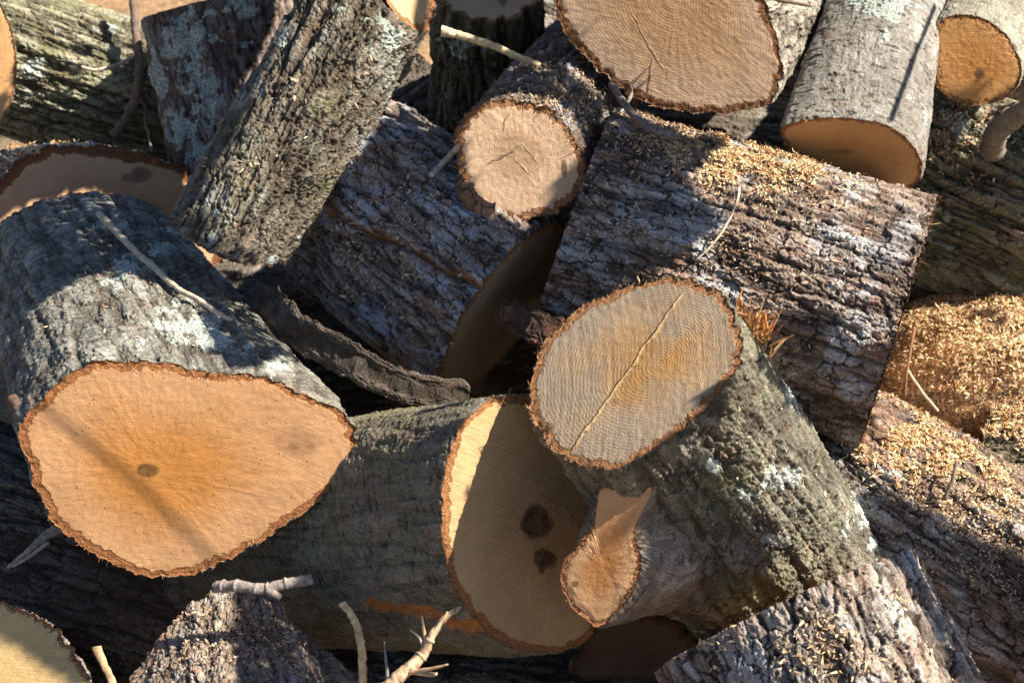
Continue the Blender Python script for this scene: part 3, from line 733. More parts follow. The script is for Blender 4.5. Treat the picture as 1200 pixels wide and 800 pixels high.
def lines_local(sp):
    out = []
    n = nrm(sp["n0"]); e1, e2 = face_local(n)
    pl = smooth_closed(sp["poly"]) if sp.get("poly") else None
    cp = sp.get("c0") or pl.mean(0)
    C = un(cp[0], cp[1], sp["d0"])
    for (x1, y1, x2, y2, w, dark, lc) in sp.get("lines", ()):
        q = []
        for (x, y) in ((x1, y1), (x2, y2)):
            r = np.array([(x - 600) / FPX, (400 - y) / FPX, -1.]); p = r * ((C @ n) / (r @ n)) - C
            q.append((float(p @ e1), float(p @ e2)))
        out.append((q[0], q[1], w, dark, lc))
    return out

with ThreadPoolExecutor(4) as ex:
    DATA = list(ex.map(compute_log, LOGS))
print("arrays", round(time.time() - T0, 1))

LOGOBJ = {}
for sp, lg in zip(LOGS, DATA):
    zsplat(lg["P"])
    mid = to_world((lg["C0"] + lg["C1"]) / 2)
    if sp.get("parent"):
        root = empty("branch_stub", (0, 0, 0), parent=LOGOBJ[sp["parent"]])
        root.location = (0, 0, 0); org = np.array(LOGOBJ[sp["parent"]].location)
        tag(root, sp["label"])
    else:
        base = mid.copy()
        root = empty("log", base, sp["label"], "log", "cut logs heaped in the woodpile"); org = base
    LOGOBJ[sp.get("key", sp["label"])] = root
    lg["root"] = root; lg["org"] = org
    def mo(*a_, **k_):
        return mesh_obj(*a_, **k_)
    fc = grid_faces(lg["nth"], lg["nS"])
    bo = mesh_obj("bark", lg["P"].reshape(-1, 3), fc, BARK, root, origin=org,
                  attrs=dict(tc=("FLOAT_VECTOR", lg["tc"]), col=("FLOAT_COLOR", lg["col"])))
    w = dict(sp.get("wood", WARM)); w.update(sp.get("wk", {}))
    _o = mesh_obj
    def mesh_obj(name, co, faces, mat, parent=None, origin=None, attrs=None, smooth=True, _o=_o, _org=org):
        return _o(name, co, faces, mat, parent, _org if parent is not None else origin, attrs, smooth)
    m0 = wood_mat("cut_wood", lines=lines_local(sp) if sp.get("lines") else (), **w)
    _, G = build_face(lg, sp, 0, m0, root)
    if sp.get("face0"):
        zsplat(G); fringe(lg, sp, 0, root, int(sp.get("fr", 420) * .6), sp.get("frl", (.0015, .0055)))
    build_face(lg, sp, 1, m0, root)
    if sp.get("fr1"): fringe(lg, sp, 1, root, sp["fr1"])
    mesh_obj = _o
print("logs", round(time.time() - T0, 1), sum(d["P"].shape[0] * d["P"].shape[1] for d in DATA))

# ground sheet
def ground():
    m, nt, b = new_mat("ground"); B = NB(nt)
    tcn = nt.nodes.new("ShaderNodeTexCoord"); o = tcn.outputs["Object"]
    n1 = B.noise(o, 9, 6, .65); n2 = B.noise(o, 60, 5, .7); n3 = B.noise(o, 1.2, 4, .6)
    c = B.mix(B.rng(n1, .4, .62), (.16, .10, .055), (.34, .20, .10))
    c = B.mix(B.rng(n2, .5, .62), c, (.45, .31, .17)); c = B.mix(B.rng(n3, .5, .65), c, (.13, .11, .06))
    nt.links.new(c, b.inputs["Base Color"]); b.inputs["Roughness"].default_value = .95
    nt.links.new(B.bump(n2, .8, .02), b.inputs["Normal"])
    # polar sheet: fine near the pile, reaching the horizon
    r = np.concatenate([[0.02], np.geomspace(.15, 260, 110)]); t = np.linspace(0, 2 * math.pi, 160, endpoint=False)
    X = r[None] * np.cos(t)[:, None]; Y = 1.6 + r[None] * np.sin(t)[:, None]
    Z = fbm((X, Y, X * 0), 3, 4) * .03 * np.clip(r / 3, .3, 1) + fbm((X, Y, X * 0), .05, 2) * .4 * np.clip(r[None] / 40 - .2, 0, 1) - .02
    W = np.stack([X, Y, Z], -1).reshape(-1, 3)
    P = (W - CT) @ CR
    o = mesh_obj("ground", P, grid_faces(160, len(r)), m, origin=np.zeros(3)); tag(o, kind="structure")
ground()

# ------------------------------------------------------------------ twigs, slabs
def spline(P, n):
    P = np.array(P, float); k = len(P); t = np.linspace(0, k - 1, n); i = np.minimum(t.astype(int), k - 2); f = (t - i)[:, None]
    g = lambda j: P[np.clip(j, 0, k - 1)]
    p0, p1, p2, p3 = g(i - 1), g(i), g(i + 1), g(i + 2)
    return .5 * (2*p1 + (p2-p0)*f + (2*p0-5*p1+4*p2-p3)*f**2 + (-p0+3*p1-3*p2+p3)*f**3)
def tube_arrays(C, R, nk=10, flat=1., facing=(0, 0, 1), rough=.12, seed=1, nf=300):
    n = len(C); T = nrm(np.gradient(C, axis=0)); fz = nrm(facing)
    s = nrm(np.cross(T, fz)); o = nrm(np.cross(s, T))
    t = np.linspace(0, 2 * math.pi, nk, endpoint=False)
    r = R[None] * np.ones((nk, 1)); off = (np.cos(t)[:, None, None] * s[None] + flat * np.sin(t)[:, None, None] * o[None])
    P = C[None] + off * r[..., None]
    nz = fbm((P[..., 0], P[..., 1], P[..., 2]), nf, 3, seed=seed)
    P = C[None] + off * (r * (1 + rough * 2 * nz))[..., None]
    P[:, 0] = C[0]; P[:, -1] = C[-1]
    return P, nz
def tube(name, pts, r0, r1, col, parent=None, origin=None, lift=0., n=150, label=None, cat=None, group=None, absd=False, nodes=0., seed=1, flat=1., nk=20, rough=.12, nf=170, mat=None, facing=(0, 0, 1), bendz=0.):
    """pts: (px, py) laid on the pile, or (px, py, distance) when absd"""
    if absd: C = np.array([un(*p) for p in pts])
    else:
        zs = [zat(p[0], p[1]) for p in pts]; md = float(np.median([z for z in zs if z < 3] or [1.8])); zs = [z if z < 3 else md for z in zs]
        ds = [z - (p[2] if len(p) > 2 else lift) - r0 for z, p in zip(zs, pts)]
        ar = np.linspace(0, 1, len(ds)); pf = np.polyval(np.polyfit(ar, ds, min(2, len(ds) - 1)), ar); pf = pf + min(0, float((np.array(ds) - pf).min())) * .7
        C = np.array([un(p[0], p[1], d) for p, d in zip(pts, pf)])
    C = spline(C, n)
    tt = np.linspace(0, 1, n); r = np.random.default_rng(seed)
    R = r0 + (r1 - r0) * tt
    if nodes:
        for q in np.arange(.08, 1, .5 / max(2, nodes)) + r.uniform(-.03, .03, len(np.arange(.08, 1, .5 / max(2, nodes)))):
            R = R * (1 + r.uniform(.05, .28) * np.exp(-((tt - q) / .012) ** 2))
    L = np.linalg.norm(np.diff(C, axis=0), axis=1).sum()
    C = C + np.stack([fbm((tt * 6, tt * 0 + seed, tt * 0), 1, 3), fbm((tt * 6, tt * 0 + seed + 9, tt * 0), 1, 3), tt * 0], -1) * L * .009
    P, nz = tube_arrays(C, R, nk, flat, facing, rough, seed, nf)
    col = np.array(col); cc = col * (1 + .7 * nz[..., None])
    if len(col.shape) == 1: cc = np.clip(cc, .01, .9)
    o = mesh_obj(name, P.reshape(-1, 3), grid_faces(nk, n), mat or TWIGM, parent, origin=origin, attrs=dict(col=("FLOAT_COLOR", cc)))
    if label: tag(o, label, cat, group)
    return o, C
def org_of(o): return np.array(o.location)

TG = "twigs and sticks lying on the logs"
o, C = tube("twig", [(116,250),(140,276),(163,298),(190,322),(215,342),(245,360),(272,375)], .0042, .0024, (.42,.35,.27), lift=.004, nodes=5, label="long pale grey twig lying across the top of the pear-shaped log", cat="twig", group=TG)
o, C = tube("twig", [(156,-20),(158,30),(163,70),(160,110),(150,135),(133,160)], .0055, .0075, (.15,.11,.09), lift=.02, nodes=5, label="knobbly dark upright twig at the top left before the lichen crusted log", cat="twig", group=TG, seed=4)
O = org_of(o)
tube("side_shoot", [(157,66,.03),(135,77,.04),(110,82,.05),(95,78,.06)], .0030, .0022, (.36,.32,.27), parent=o, origin=O, n=30)
tube("side_shoot", [(162,90,.02),(168,120,.02),(172,150,.02),(178,178,.02)], .0035, .0015, (.16,.12,.09), parent=o, origin=O, n=30)
o, C = tube("twig", [(522,38,1.62),(545,43,1.62),(575,53,1.63),(605,66,1.65),(632,77,1.67)], .0050, .0036, (.46,.38,.25), absd=True, nodes=4, label="straight pale stick with a cut tip crossing the dark mossy standing log", cat="stick", group=TG, seed=6)
tube("broken_tip", [(517,37,1.615),(524,38,1.615),(533,42,1.618)], .0075, .004, (.5,.4,.3), parent=o, origin=org_of(o), absd=True, n=16)
o, C = tube("twig", [(716,98,.012),(730,120,.012),(748,140,.010),(768,153,.006),(792,160,.004)], .0040, .0046, (.16,.145,.14), nodes=4, label="dark curved twig at the top left end of the large rough log", cat="twig", group=TG, seed=7)
tube("side_shoot", [(734,122,.014),(740,110,.02),(738,99,.025)], .0025, .0015, (.16,.14,.13), parent=o, origin=org_of(o), n=16)
tube("straw", [(866,219,.004),(864,235,.010),(852,262,.010),(836,285,.008),(815,305,.003)], .0014, .0011, (.62,.54,.40), n=40, label="thin pale curved straw standing out on the large rough log", cat="straw", group=TG, rough=.03)
tube("twig", [(504,206,.006),(520,190,.012),(536,172,.014)], .0036, .0030, (.33,.31,.30), n=24, label="short grey twig beside the rim of the small pale round end", cat="twig", group=TG, seed=9)
o, C = tube("stick", [(252,688,1.37),(280,686,1.36),(308,690,1.355),(335,684,1.355),(366,678,1.36)], .0055, .0050, (.22,.19,.18), absd=True, nodes=3, label="stout grey stick resting on top of the small flaky log at bottom", cat="stick", group=TG, seed=10)
tube("side_shoot", [(312,690,1.352),(322,696,1.35),(330,700,1.35)], .0045, .0030, (.2,.17,.15), parent=o, origin=org_of(o), absd=True, n=12)
tube("twig", [(400,706,1.33),(412,720,1.325),(421,745,1.32),(425,775,1.32),(424,830,1.33)], .0030, .0042, (.50,.36,.20), absd=True, nodes=4, label="bare tan twig hooked over at its tip, upright at the bottom centre", cat="twig", group=TG, seed=11)
o, C = tube("root_twig", [(445,815,1.30),(470,790,1.30),(494,768,1.31),(506,745,1.31),(524,722,1.32),(540,711,1.33)], .0075, .0016, (.40,.29,.19), absd=True, nodes=3, label="branched split twig with pale frayed prongs at the bottom centre", cat="twig", group=TG, seed=12)
O = org_of(o)
for k, (pp, r_, c_) in enumerate([([(505,748,1.31),(514,733,1.31),(525,716,1.31)], .0032, (.5,.36,.22)), ([(500,757,1.31),(497,740,1.315),(494,720,1.32)], .0024, (.5,.34,.18)),
        ([(475,788,1.30),(500,784,1.29),(526,778,1.28)], .0028, (.42,.29,.18)), ([(480,785,1.30),(505,790,1.29),(513,788,1.29)], .0034, (.38,.27,.17)), ([(455,805,1.3),(453,780,1.31),(450,750,1.32)], .0022, (.2,.19,.18)), ([(497,760,1.31),(490,745,1.31),(480,738,1.31)], .0014, (.45,.4,.33))]):
    tube("prong", pp, r_, .0007, c_, parent=o, origin=O, absd=True, n=20, seed=k)
tube("splinter", [(113,757,1.30),(120,775,1.30),(130,795,1.295),(142,830,1.29)], .0042, .0030, (.46,.32,.18), absd=True, flat=.4, label="tan flat splinter of wood beside the yellowish cut end in the corner", cat="splinter", group=TG, seed=14)
o, C = tube("splinter", [(8,665,1.52),(30,648,1.52),(50,630,1.53),(72,616,1.54)], .0014, .0060, (.34,.29,.23), absd=True, flat=.4, label="frayed grey splinter on the dark log left of the pear-shaped cut end", cat="splinter", group=TG, seed=15)
tube("frayed_strand", [(14,664,1.515),(34,652,1.515),(58,634,1.525)], .0012, .0025, (.40,.34,.27), parent=o, origin=org_of(o), absd=True, n=16)
tube("straw", [(1058,425,1.60),(1071,445,1.59),(1086,466,1.58),(1100,482,1.58)], .0016, .0015, (.6,.5,.36), absd=True, n=24, label="pale straw slanting over the foot of the heap of shavings", cat="straw", group=TG, rough=.03)
tube("straw", [(1072,382,1.62),(1067,410,1.60),(1062,440,1.59),(1060,466,1.59)], .0018, .0016, (.16,.09,.05), absd=True, n=24, label="upright brown stalk in front of the heap of shavings", cat="stalk", group=TG, rough=.05)
tube("twig", [(1121,540,.02),(1117,560,.015),(1106,586,.002)], .0018, .0022, (.13,.10,.09), n=24, label="short dark twig sticking up from the shavings on the thick brown log", cat="twig", group=TG, seed=17)
tube("stick", [(1163,180,1.78),(1167,158,1.75),(1180,144,1.73),(1205,128,1.70),(1240,110,1.68)], .014, .013, (.17,.15,.12), absd=True, nodes=1, n=60, nk=16, label="thick curved grey branch piece on the mossy log at the right border", cat="branch", group=TG, seed=18)
tube("stub", [(14,468,1.425),(24,482,1.405),(38,497,1.395),(50,507,1.392)], .0065, .0030, (.10,.065,.05), absd=True, n=50, label="short dark broken stub against the left rim of the pear-shaped cut end", cat="twig", group=TG, seed=33)
# slabs of bark
def slab(pts, w0, w1, thick, bark, seed, label, cols, nS=420, nT=150):
    C = spline(np.array([un(*p) for p in pts]), nS)
    Lc = np.concatenate([[0], np.cumsum(np.linalg.norm(np.diff(C, axis=0), axis=1))])
    T = nrm(np.gradient(C, axis=0)); s = nrm(np.cross(T, (0, 0, 1))); o_ = nrm(np.cross(s, T))
    TH = np.linspace(-math.pi, math.pi, nT, endpoint=False)
    t = np.linspace(0, 1, nS)
    W = (w0 + (w1 - w0) * t) * (1 + .5 * fbm((t * 11, t * 0 + seed, t * 0), 1, 3)) * np.clip(np.minimum(t, 1 - t) * 14 + .25, 0, 1) ** .6
    THg = np.repeat(TH[:, None], nS, 1).astype(F32); Sg = np.repeat(Lc[None], nT, 0).astype(F32)
    bk = dict(BARKS[bark]); bk.update(cols)
    h, col = bark_fields(bk, THg, Sg, w0 * .8, seed, THg * 0 - 999, THg * 0 - 999, (), 0)
    sx = np.sign(np.sin(TH)) * np.abs(np.sin(TH)) ** .45; cz = np.sign(np.cos(TH)) * np.abs(np.cos(TH)) ** .45
    jag = 1 + .28 * fbm((Sg * 0 + sx[:, None] * .6, Sg, Sg * 0 + seed), 60, 4, st=(1, 1, 1), gain=.65) * (np.abs(sx)[:, None] > .8)
    x = sx[:, None] * W[None] * jag; z = cz[:, None] * thick + .004 * fbm((x, Sg, Sg * 0), 30, 3) - (x / W.max()) * W.max() * .25
    D = np.sin(TH)[:, None, None] * s[None] + np.cos(TH)[:, None, None] * o_[None]
    P = C[None] + x[..., None] * s[None] + z[..., None] * o_[None] + (h * .38)[..., None] * D
    P[:, 0] = C[0]; P[:, -1] = C[-1]
    tc = np.stack([x, z, Sg], -1)
    o = mesh_obj("bark_slab", P.reshape(-1, 3), grid_faces(nT, nS), BARK, attrs=dict(tc=("FLOAT_VECTOR", tc), col=("FLOAT_COLOR", col)))
    tag(o, label, "bark slab")
DK = dict(gain=.7, tones=[(.13,.10,.085),(.10,.075,.06),(.18,.15,.135),(.08,.06,.045)], film=(.16,.16,.18))
slab([(292,340,1.66),(318,362,1.63),(350,388,1.60),(395,412,1.58),(440,438,1.57),(490,457,1.57),(550,463,1.58)], .023, .016, .0035, "furrow", 20,
     "long dark curved slab of bark wedged between the pear-shaped and split logs", DK)
slab([(585,364,1.58),(610,374,1.56),(634,384,1.55),(672,404,1.56)], .013, .022, .006, "plates", 21,
     "short reddish slab of bark sticking out under the large rough log", dict(tones=[(.20,.085,.05),(.15,.07,.045),(.24,.12,.07)], filmamt=.1), nS=220)
slab([(553,203,1.60),(546,222,1.58),(556,240,1.57),(578,251,1.57)], .009, .010, .006, "scaly", 22,
     "small curl of brown bark under the rim of the small pale round end", dict(tones=[(.24,.13,.07),(.18,.09,.05)], filmamt=.1), nS=120)

# ------------------------------------------------------------------ shavings
PALE = np.array([(.66,.50,.30), (.60,.43,.24), (.70,.58,.40), (.50,.32,.16), (.36,.19,.08)])
DULL = np.array([(.34,.28,.22), (.24,.16,.11), (.42,.33,.24), (.50,.40,.28), (.18,.12,.09)])
def scatter(lg_list, x0, y0, rx, ry, rot, count, ln, pal, name, label, seed, wd=(.0009, .0025), parent=None, upmin=-.2, gauss=True, edge=1.):
    r = np.random.default_rng(seed); S_, D_ = [], []
    for P, D, ax in lg_list:
        PP = P.reshape(-1, 3); DD = D.reshape(-1, 3)
        px, py = pix(PP); ca, sa = math.cos(rot), math.sin(rot)
        ex = ((px - x0) * ca + (py - y0) * sa) / rx; ey = (-(px - x0) * sa + (py - y0) * ca) / ry
        q = ex * ex + ey * ey
        nz = fbm((PP[:, 0], PP[:, 1], PP[:, 2]), 30, 3, seed=seed)
        wgt = np.exp(-q * (1.3 if gauss else .6)) * (q < 4) * (np.clip(.35 + nz * 2.2, 0, 1) if gauss else 1) * ((DD @ np.array([0, .866, .5])) > upmin) * ((DD * nrm(-PP)).sum(1) > -.1)
        S_.append(PP); D_.append(DD); 
        w_all = wgt if len(S_) == 1 else np.concatenate([w_all, wgt])
    PP = np.concatenate(S_); DD = np.concatenate(D_)
    if not (w_all.sum() > 0): print("no place for", label); return None
    i = r.choice(len(PP), count, p=w_all / w_all.sum())
    d = nrm(r.normal(size=(count, 3)) - 0)
    N = DD[i]
    d = nrm(d - N * (d * N).sum(1)[:, None] * r.uniform(.5, 1, (count, 1)))
    sd = nrm(np.cross(d, N) + N * r.normal(0, .5, (count, 1)))
    st = PP[i] + N * r.uniform(.0003, .0035, (count, 1))
    le = r.uniform(*ln, count) * np.where(r.random(count) < .1, 1.7, 1)
    wv = np.where(r.random(count) < .45, le * r.uniform(.3, .6, count), r.uniform(*wd, count))
    co, fc, k = strips(st, d, sd, le, wv, r.uniform(-.7, .7, count))
    cc = np.repeat(pal[r.integers(0, len(pal), count)] * r.uniform(.75, 1.15, (count, 1)), k, 0)
    o = mesh_obj(name, co, fc, CHIP, parent, origin=(np.zeros(3) if parent is None else org_of(parent)), attrs=dict(col=("FLOAT_COLOR", cc)), smooth=False)
    tag(o, kind="stuff")
    if parent is None: tag(o, label, "wood shavings")
    return o
def L(key):
    for sp, d in zip(LOGS, DATA):
        if sp.get("key") == key: return (d["P"], np.repeat(d["D"][:, None], d["nS"], 1), d["a"])
scatter([L("rough")], 868, 184, 85, 30, .25, 11000, (.0018, .0055), PALE, "wood_shavings", "pale orange shavings spread on top of the large rough log", 1)
scatter([L("rough")], 800, 140, 60, 14, .3, 1800, (.002, .005), DULL, "wood_shavings", "dull shavings on the shaded upper left of the large rough log", 2)
scatter([L("rough")], 860, 270, 230, 110, .25, 1800, (.0015, .005), DULL, "wood_shavings", "loose bark flakes scattered over the large rough log", 3)
scatter([L("small")], 650, 110, 60, 40, 0, 1500, (.002, .0055), DULL, "wood_shavings", "grey flakes on the dark bark of the small pale ended log", 4)
scatter([L("split")], 450, 270, 130, 90, .6, 1300, (.0015, .006), DULL, "wood_shavings", "flakes and chips scattered over the split log", 5)
scatter([L("right")], 1085, 535, 90, 34, .5, 6500, (.0018, .006), PALE, "wood_shavings", "orange shavings piled on the top of the thick brown log", 6)
scatter([L("right")], 1130, 620, 90, 60, .5, 1500, (.0015, .005), DULL, "wood_shavings", "bark crumbs scattered on the thick brown log", 7)
scatter([L("rugged")], 940, 740, 120, 70, .3, 500, (.002, .007), np.concatenate([DULL, PALE[:2]]), "wood_shavings", "crumbs scattered over the flaky bark of the rugged log", 8)
scatter([L("bottomsmall")], 280, 760, 120, 70, 0, 1000, (.0015, .005), DULL, "wood_shavings", "crumbs covering the small flaky log at the bottom", 9)
scatter([L("pear")], 200, 330, 140, 80, 0, 350, (.002, .006), DULL, "wood_shavings", "few fine crumbs on top of the pear-shaped log", 10)
scatter([L("mossyright")], 1120, 145, 45, 45, .6, 1100, (.003, .008), np.concatenate([DULL, PALE[2:]]), "wood_shavings", "dull curled shavings on the mossy log at the upper right", 11)
scatter([L("leaning")], 320, 160, 60, 120, .6, 90, (.003, .008), DULL, "wood_shavings", "few chips caught in the bark of the leaning log", 12)
scatter([L("fork")], 880, 560, 130, 90, .6, 250, (.002, .005), DULL, "wood_shavings", "fine crumbs on the bark of the forked log", 13)
scatter([L("underheap")], 1165, 490, 40, 35, 0, 1500, (.002, .006), PALE, "wood_shavings", "shavings spilt over the short mossy log end", 41, upmin=-1)
scatter([L("arch")], 30, 240, 30, 60, .6, 900, (.003, .007), PALE, "wood_shavings", "orange sawdust along the left rim of the arched cut end", 15, upmin=-1)

def heap():
    c = un(1150, 452, 1.90); R = np.array([.185, .125, .17])
    t = np.linspace(0, 2 * math.pi, 220, endpoint=False); p = np.linspace(.01, math.pi - .01, 120)
    D = np.stack([np.cos(t)[:, None] * np.sin(p), np.repeat(np.cos(p)[None], 220, 0), np.sin(t)[:, None] * np.sin(p)], -1)
    nz = fbm((D[..., 0], D[..., 1], D[..., 2]), 3, 4) * .12 + fbm((D[..., 0], D[..., 1], D[..., 2]), 30, 4) * .06
    P = c + D * R * (1 + nz)[..., None]
    cc = np.array((.48, .30, .15)) * (1 + fbm((D[..., 0], D[..., 1], D[..., 2]), 30, 3)[..., None])
    o = mesh_obj("sawdust_heap", P.reshape(-1, 3), grid_faces(220, 120), CHIP, attrs=dict(col=("FLOAT_COLOR", np.clip(cc, 0, 1))))
    tag(o, "heap of orange shavings and sawdust at the right edge", "sawdust", kind="stuff")
    zsplat(P)
    scatter([(P, nrm(D / R), None)], 1120, 415, 110, 80, 0, 42000, (.002, .0065), PALE, "shavings", None, 31, parent=o, upmin=-1, gauss=False)
heap()

# tuft of long splinters on the forked log's upper rim
def tuft():
    r = np.random.default_rng(5); n = 130
    q = r.random(n); x = 862 + q * 42 + r.normal(0, 3, n); y = 372 + q * 22 + r.normal(0, 8, n) + 20 * (r.random(n) ** 2)
    st = np.array([un(a, b_, 1.315 + .02 * c_) for a, b_, c_ in zip(x, y, r.random(n))])
    d = nrm(np.stack([r.normal(.25, .5, n), np.abs(r.normal(.8, .4, n)), r.normal(.2, .3, n)], -1))
    le = r.uniform(.004, .028, n) ** 1.0
    co, fc, k = strips(st, d, nrm(np.cross(d, r.normal(size=(n, 3)))), le, r.uniform(.001, .0034, n), r.uniform(-.3, .3, n))
    pal = np.array([(.52,.27,.08), (.40,.18,.05), (.60,.38,.18), (.26,.12,.05)])
    cc = np.repeat(pal[r.integers(0, 4, n)], k, 0)
    root = LOGOBJ["fork"]
    tag(mesh_obj("splinters", co, fc, FIBRE, root, origin=org_of(root), attrs=dict(col=("FLOAT_COLOR", cc)), smooth=False), "tuft of torn orange splinters on the upper rim", kind="stuff")
tuft()

# ------------------------------------------------------------------ unseen leaves, trunk and shoots added beyond the frame to shade the heap
def inpoly(x, y, poly):
    c = np.zeros(x.shape, bool); n = len(poly)
    for i in range(n):
        x1, y1 = poly[i]; x2, y2 = poly[(i + 1) % n]
        if y1 == y2: continue
        c ^= ((y1 > y) != (y2 > y)) & (x < (x2 - x1) * (y - y1) / (y2 - y1) + x1)
    return c
SHADE = [
    [(158,-60),(345,-60),(325,40),(255,150),(205,240),(285,322),(345,312),(395,225),(505,75),(520,-60),(650,-60),(640,20),(668,80),(725,125),(800,150),(795,200),(840,262),(780,300),(690,330),(612,385),(540,440),(470,470),(425,440),(335,418),(324,412),(304,422),(277,424),(262,405),(247,377),(240,350),(235,324),(220,313),(176,317),(132,312),(101,318),(60,340),(20,360),(-60,360),(-60,170),(60,160),(125,152),(165,160)],
    [(1112,115),(1135,118),(1125,160),(1104,185),(1112,330),(1230,410),(1230,250),(1180,235),(1145,205),(1140,185),(1165,150),(1165,118),(1230,118),(1230,420),(1112,350)],
    [(1020,570),(1060,598),(1120,632),(1230,668),(1230,860),(1150,820),(1062,660),(1032,640)],
    [(792,556),(815,545),(850,592),(905,650),(880,705),(762,722),(768,650),(764,600)],
    [(895,385),(960,415),(1040,450),(1025,490),(1000,525),(930,470),(895,420)],
    [(285,672),(330,680),(440,820),(285,860)],
    [(-20,680),(60,722),(115,790),(100,796),(0,728),(-20,715)],
]
LIT = [
    ell(612, 187, 84, 80), [(640,-80),(640,10),(672,62),(720,105),(790,138),(880,140),(925,118),(930,60),(915,-80)],
    [(610,462),(640,395),(700,340),(790,315),(860,345),(875,400),(830,480),(735,552),(665,548),(625,500)],
    [(560,462),(515,530),(512,660),(545,640),(605,470)],
    [(17,498),(38,474),(70,450),(108,433),(150,424),(200,423),(242,431),(290,439),(332,447),(367,461),(397,480),(425,505),(419,530),(380,587),(302,645),(215,672),(130,660),(60,590),(22,522)],
    [(340,-60),(500,-60),(500,55),(345,300),(290,300),(225,240),(300,90)],
    [(840,150),(1115,240),(1060,410),(990,400),(900,330),(850,240)], [(1110,350),(1230,400),(1230,640),(1150,610),(1060,560),(1030,480)],
    [(150,740),(255,680),(278,680),(278,860),(130,860)],
]
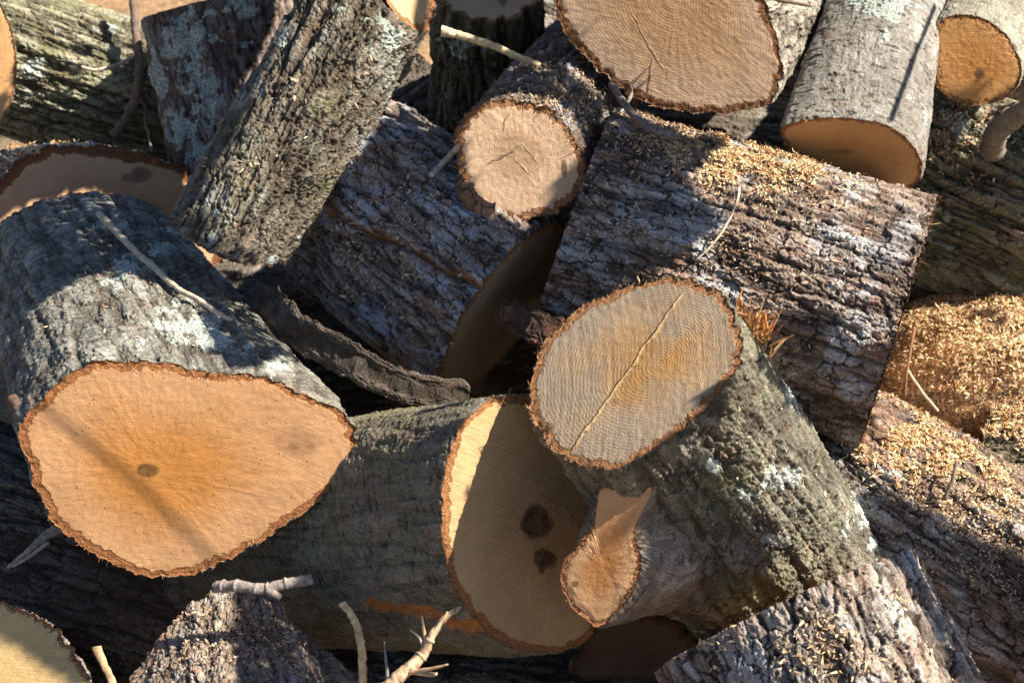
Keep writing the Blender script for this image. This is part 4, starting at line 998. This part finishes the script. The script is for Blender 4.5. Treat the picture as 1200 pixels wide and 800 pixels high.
def added_shade_tree():
    r = np.random.default_rng(17)
    pts = []
    for poly in SHADE:
        P_ = np.array(poly); x0, y0 = P_.min(0); x1, y1 = P_.max(0)
        n = int((x1 - x0) * (y1 - y0) / 9)
        x = r.uniform(x0, x1, n); y = r.uniform(y0, y1, n)
        m = inpoly(x, y, poly) & (((x - 612) / 84) ** 2 + ((y - 186) / 80) ** 2 > 1); x, y = x[m], y[m]
        for a, b_ in zip(x, y):
            d = zat(min(max(a, -60), 1260), min(max(b_, -60), 860))
            if d > 3: d = 1.9
            P = un(a, b_, d)
            t = r.uniform(.55, .95)
            for _ in range(14):
                Q = P + SUN_C * t
                qx, qy = pix(Q)
                if qy < -70 or qx > 1290 or Q[2] > -.1: break
                t += .1
            pts.append(Q)
    C = np.array(pts); n = len(C)
    hit = np.zeros(n, bool); HX = np.full(n, -999.); HY = HX.copy()
    for st_ in np.arange(.02, 2.6, .012):
        X = C - SUN_C * st_
        x, y = pix(X); i = np.clip(((x + 80) / ZC).astype(int), 0, 339); j = np.clip(((y + 80) / ZC).astype(int), 0, 239)
        inside = (x > -60) & (x < 1260) & (y > -60) & (y < 860)
        m = ~hit & inside & (-X[:, 2] > ZBUF[j, i] - .004) & (-X[:, 2] < ZBUF[j, i] + .06)
        HX[m] = x[m]; HY[m] = y[m]; hit |= m
    bad = np.zeros(n, bool)
    for poly in LIT: bad |= inpoly(HX, HY, poly)
    C = C[~bad]; n = len(C)
    # leaves lie broadside to the light
    N = nrm(SUN_C + r.normal(0, .45, (n, 3))); d = nrm(np.cross(N, r.normal(size=(n, 3)))); s = np.cross(N, d)
    ln = r.uniform(.007, .012, n)[:, None]; wd = ln * .5
    V = np.stack([C - d * ln, C + s * wd, C + d * ln, C - s * wd], 1)
    V[:, 1] += N * wd * .25; V[:, 3] += N * wd * .25
    fc = np.arange(4 * n).reshape(-1, 4)
    cc = np.repeat(np.array((.07, .10, .035)) * r.uniform(.6, 1.4, (n, 1)), 4, 0)
    base = np.array([2.3, 3.0, 0.])
    root = empty("added_shade_tree", base, "trunk and leaves added out of view beyond the right edge to shade the logs", "added_shade_tree")
    mesh_obj("shade_leaves", V.reshape(-1, 3), fc, CHIP, root, origin=base, attrs=dict(col=("FLOAT_COLOR", cc)), smooth=False)
    W = lambda p: (np.array(p, float) - CT) @ CR
    def limb(name, pts, r0, r1, par=root, nk=20, n=80):
        Cc = spline(np.array([W(p) for p in pts]), n)
        P, nz = tube_arrays(Cc, r0 + (r1 - r0) * np.linspace(0, 1, n), nk, 1, (0, .5, .8), .05, 3, 14)
        return mesh_obj(name, P.reshape(-1, 3), grid_faces(nk, n), TWIGM, par, origin=base, attrs=dict(col=("FLOAT_COLOR", np.array((.16, .13, .10)) * (1 + nz[..., None] * .6))))
    limb("trunk", [(2.3,3.0,-.1),(2.32,3.0,1.0),(2.25,3.05,2.2),(2.3,3.1,4.)], .14, .08, nk=40)
    cw = to_world(C[(HX[~bad] < 650) & (HY[~bad] < 450) & (HX[~bad] > 0)]).mean(0)
    SW = CR @ SUN_C
    limb("limb", [(2.28,3.03,3.3), tuple(cw + SW * 2.0 + np.array([-.05,.4,0])), tuple(cw + SW * 1.1), tuple(cw + SW * .15)], .024, .008)
    # shoots added out of view to streak shadows over pear-shaped end and pale log
    def shadow_shoot(a, ta, b_, tb, rr):
        A = un(a[0], a[1], zat(*a)) + SUN_C * ta; Bq = un(b_[0], b_[1], zat(*b_)) + SUN_C * tb
        Cc = spline(np.array([A, (A + Bq) / 2 + np.array([.0, .004, 0]), Bq]), 40)
        P, nz = tube_arrays(Cc, rr * np.ones(40), 8, 1, (0, .5, .8), .1, 3, 60)
        mesh_obj("shadow_shoot", P.reshape(-1, 3), grid_faces(8, 40), TWIGM, root, origin=base, attrs=dict(col=("FLOAT_COLOR", np.array((.16, .13, .10)) * (1 + nz[..., None]))))
    shadow_shoot((20, 480), .62, (258, 655), .80, .0014)
    shadow_shoot((1100, 2), .40, (1047, 140), .45, .0035)
added_shade_tree()


# ------------------------------------------------------------------ light
world = bpy.data.worlds.new("World"); scene.world = world; world.use_nodes = True
nt = world.node_tree; nt.nodes.clear()
wo = nt.nodes.new("ShaderNodeOutputWorld"); bg = nt.nodes.new("ShaderNodeBackground"); sky = nt.nodes.new("ShaderNodeTexSky")
sky.sky_type = "NISHITA"; sky.sun_disc = False
nt.links.new(sky.outputs[0], bg.inputs[0]); nt.links.new(bg.outputs[0], wo.inputs[0])
SUN_W = CR @ SUN_C
sky.sun_elevation = math.asin(SUN_W[2]); sky.sun_rotation = math.atan2(SUN_W[0], SUN_W[1])
sky.air_density = 1.0; sky.dust_density = .6; sky.ozone_density = 3.0
bg.inputs[1].default_value = .05
sd = bpy.data.lights.new("sun", "SUN"); sd.energy = 5.0; sd.angle = math.radians(.5); sd.color = (1, .865, .69)
so = bpy.data.objects.new("sun", sd); COL.objects.link(so)
so.rotation_euler = Vector(-SUN_W).to_track_quat("-Z", "Y").to_euler()
so.location = (2, -1, 4)
print("sun elev", math.degrees(math.asin(SUN_W[2])), "az", math.degrees(math.atan2(SUN_W[0], SUN_W[1])))
scene.view_settings.view_transform = "Standard"; scene.view_settings.look = "None"
scene.view_settings.exposure = 1.5; scene.view_settings.gamma = 1
scene.view_settings.use_curve_mapping = False
scene.render.engine = "CYCLES"
scene.cycles.max_bounces = 5; scene.cycles.diffuse_bounces = 3; scene.cycles.use_denoising = True
print("script", round(time.time() - T0, 1))
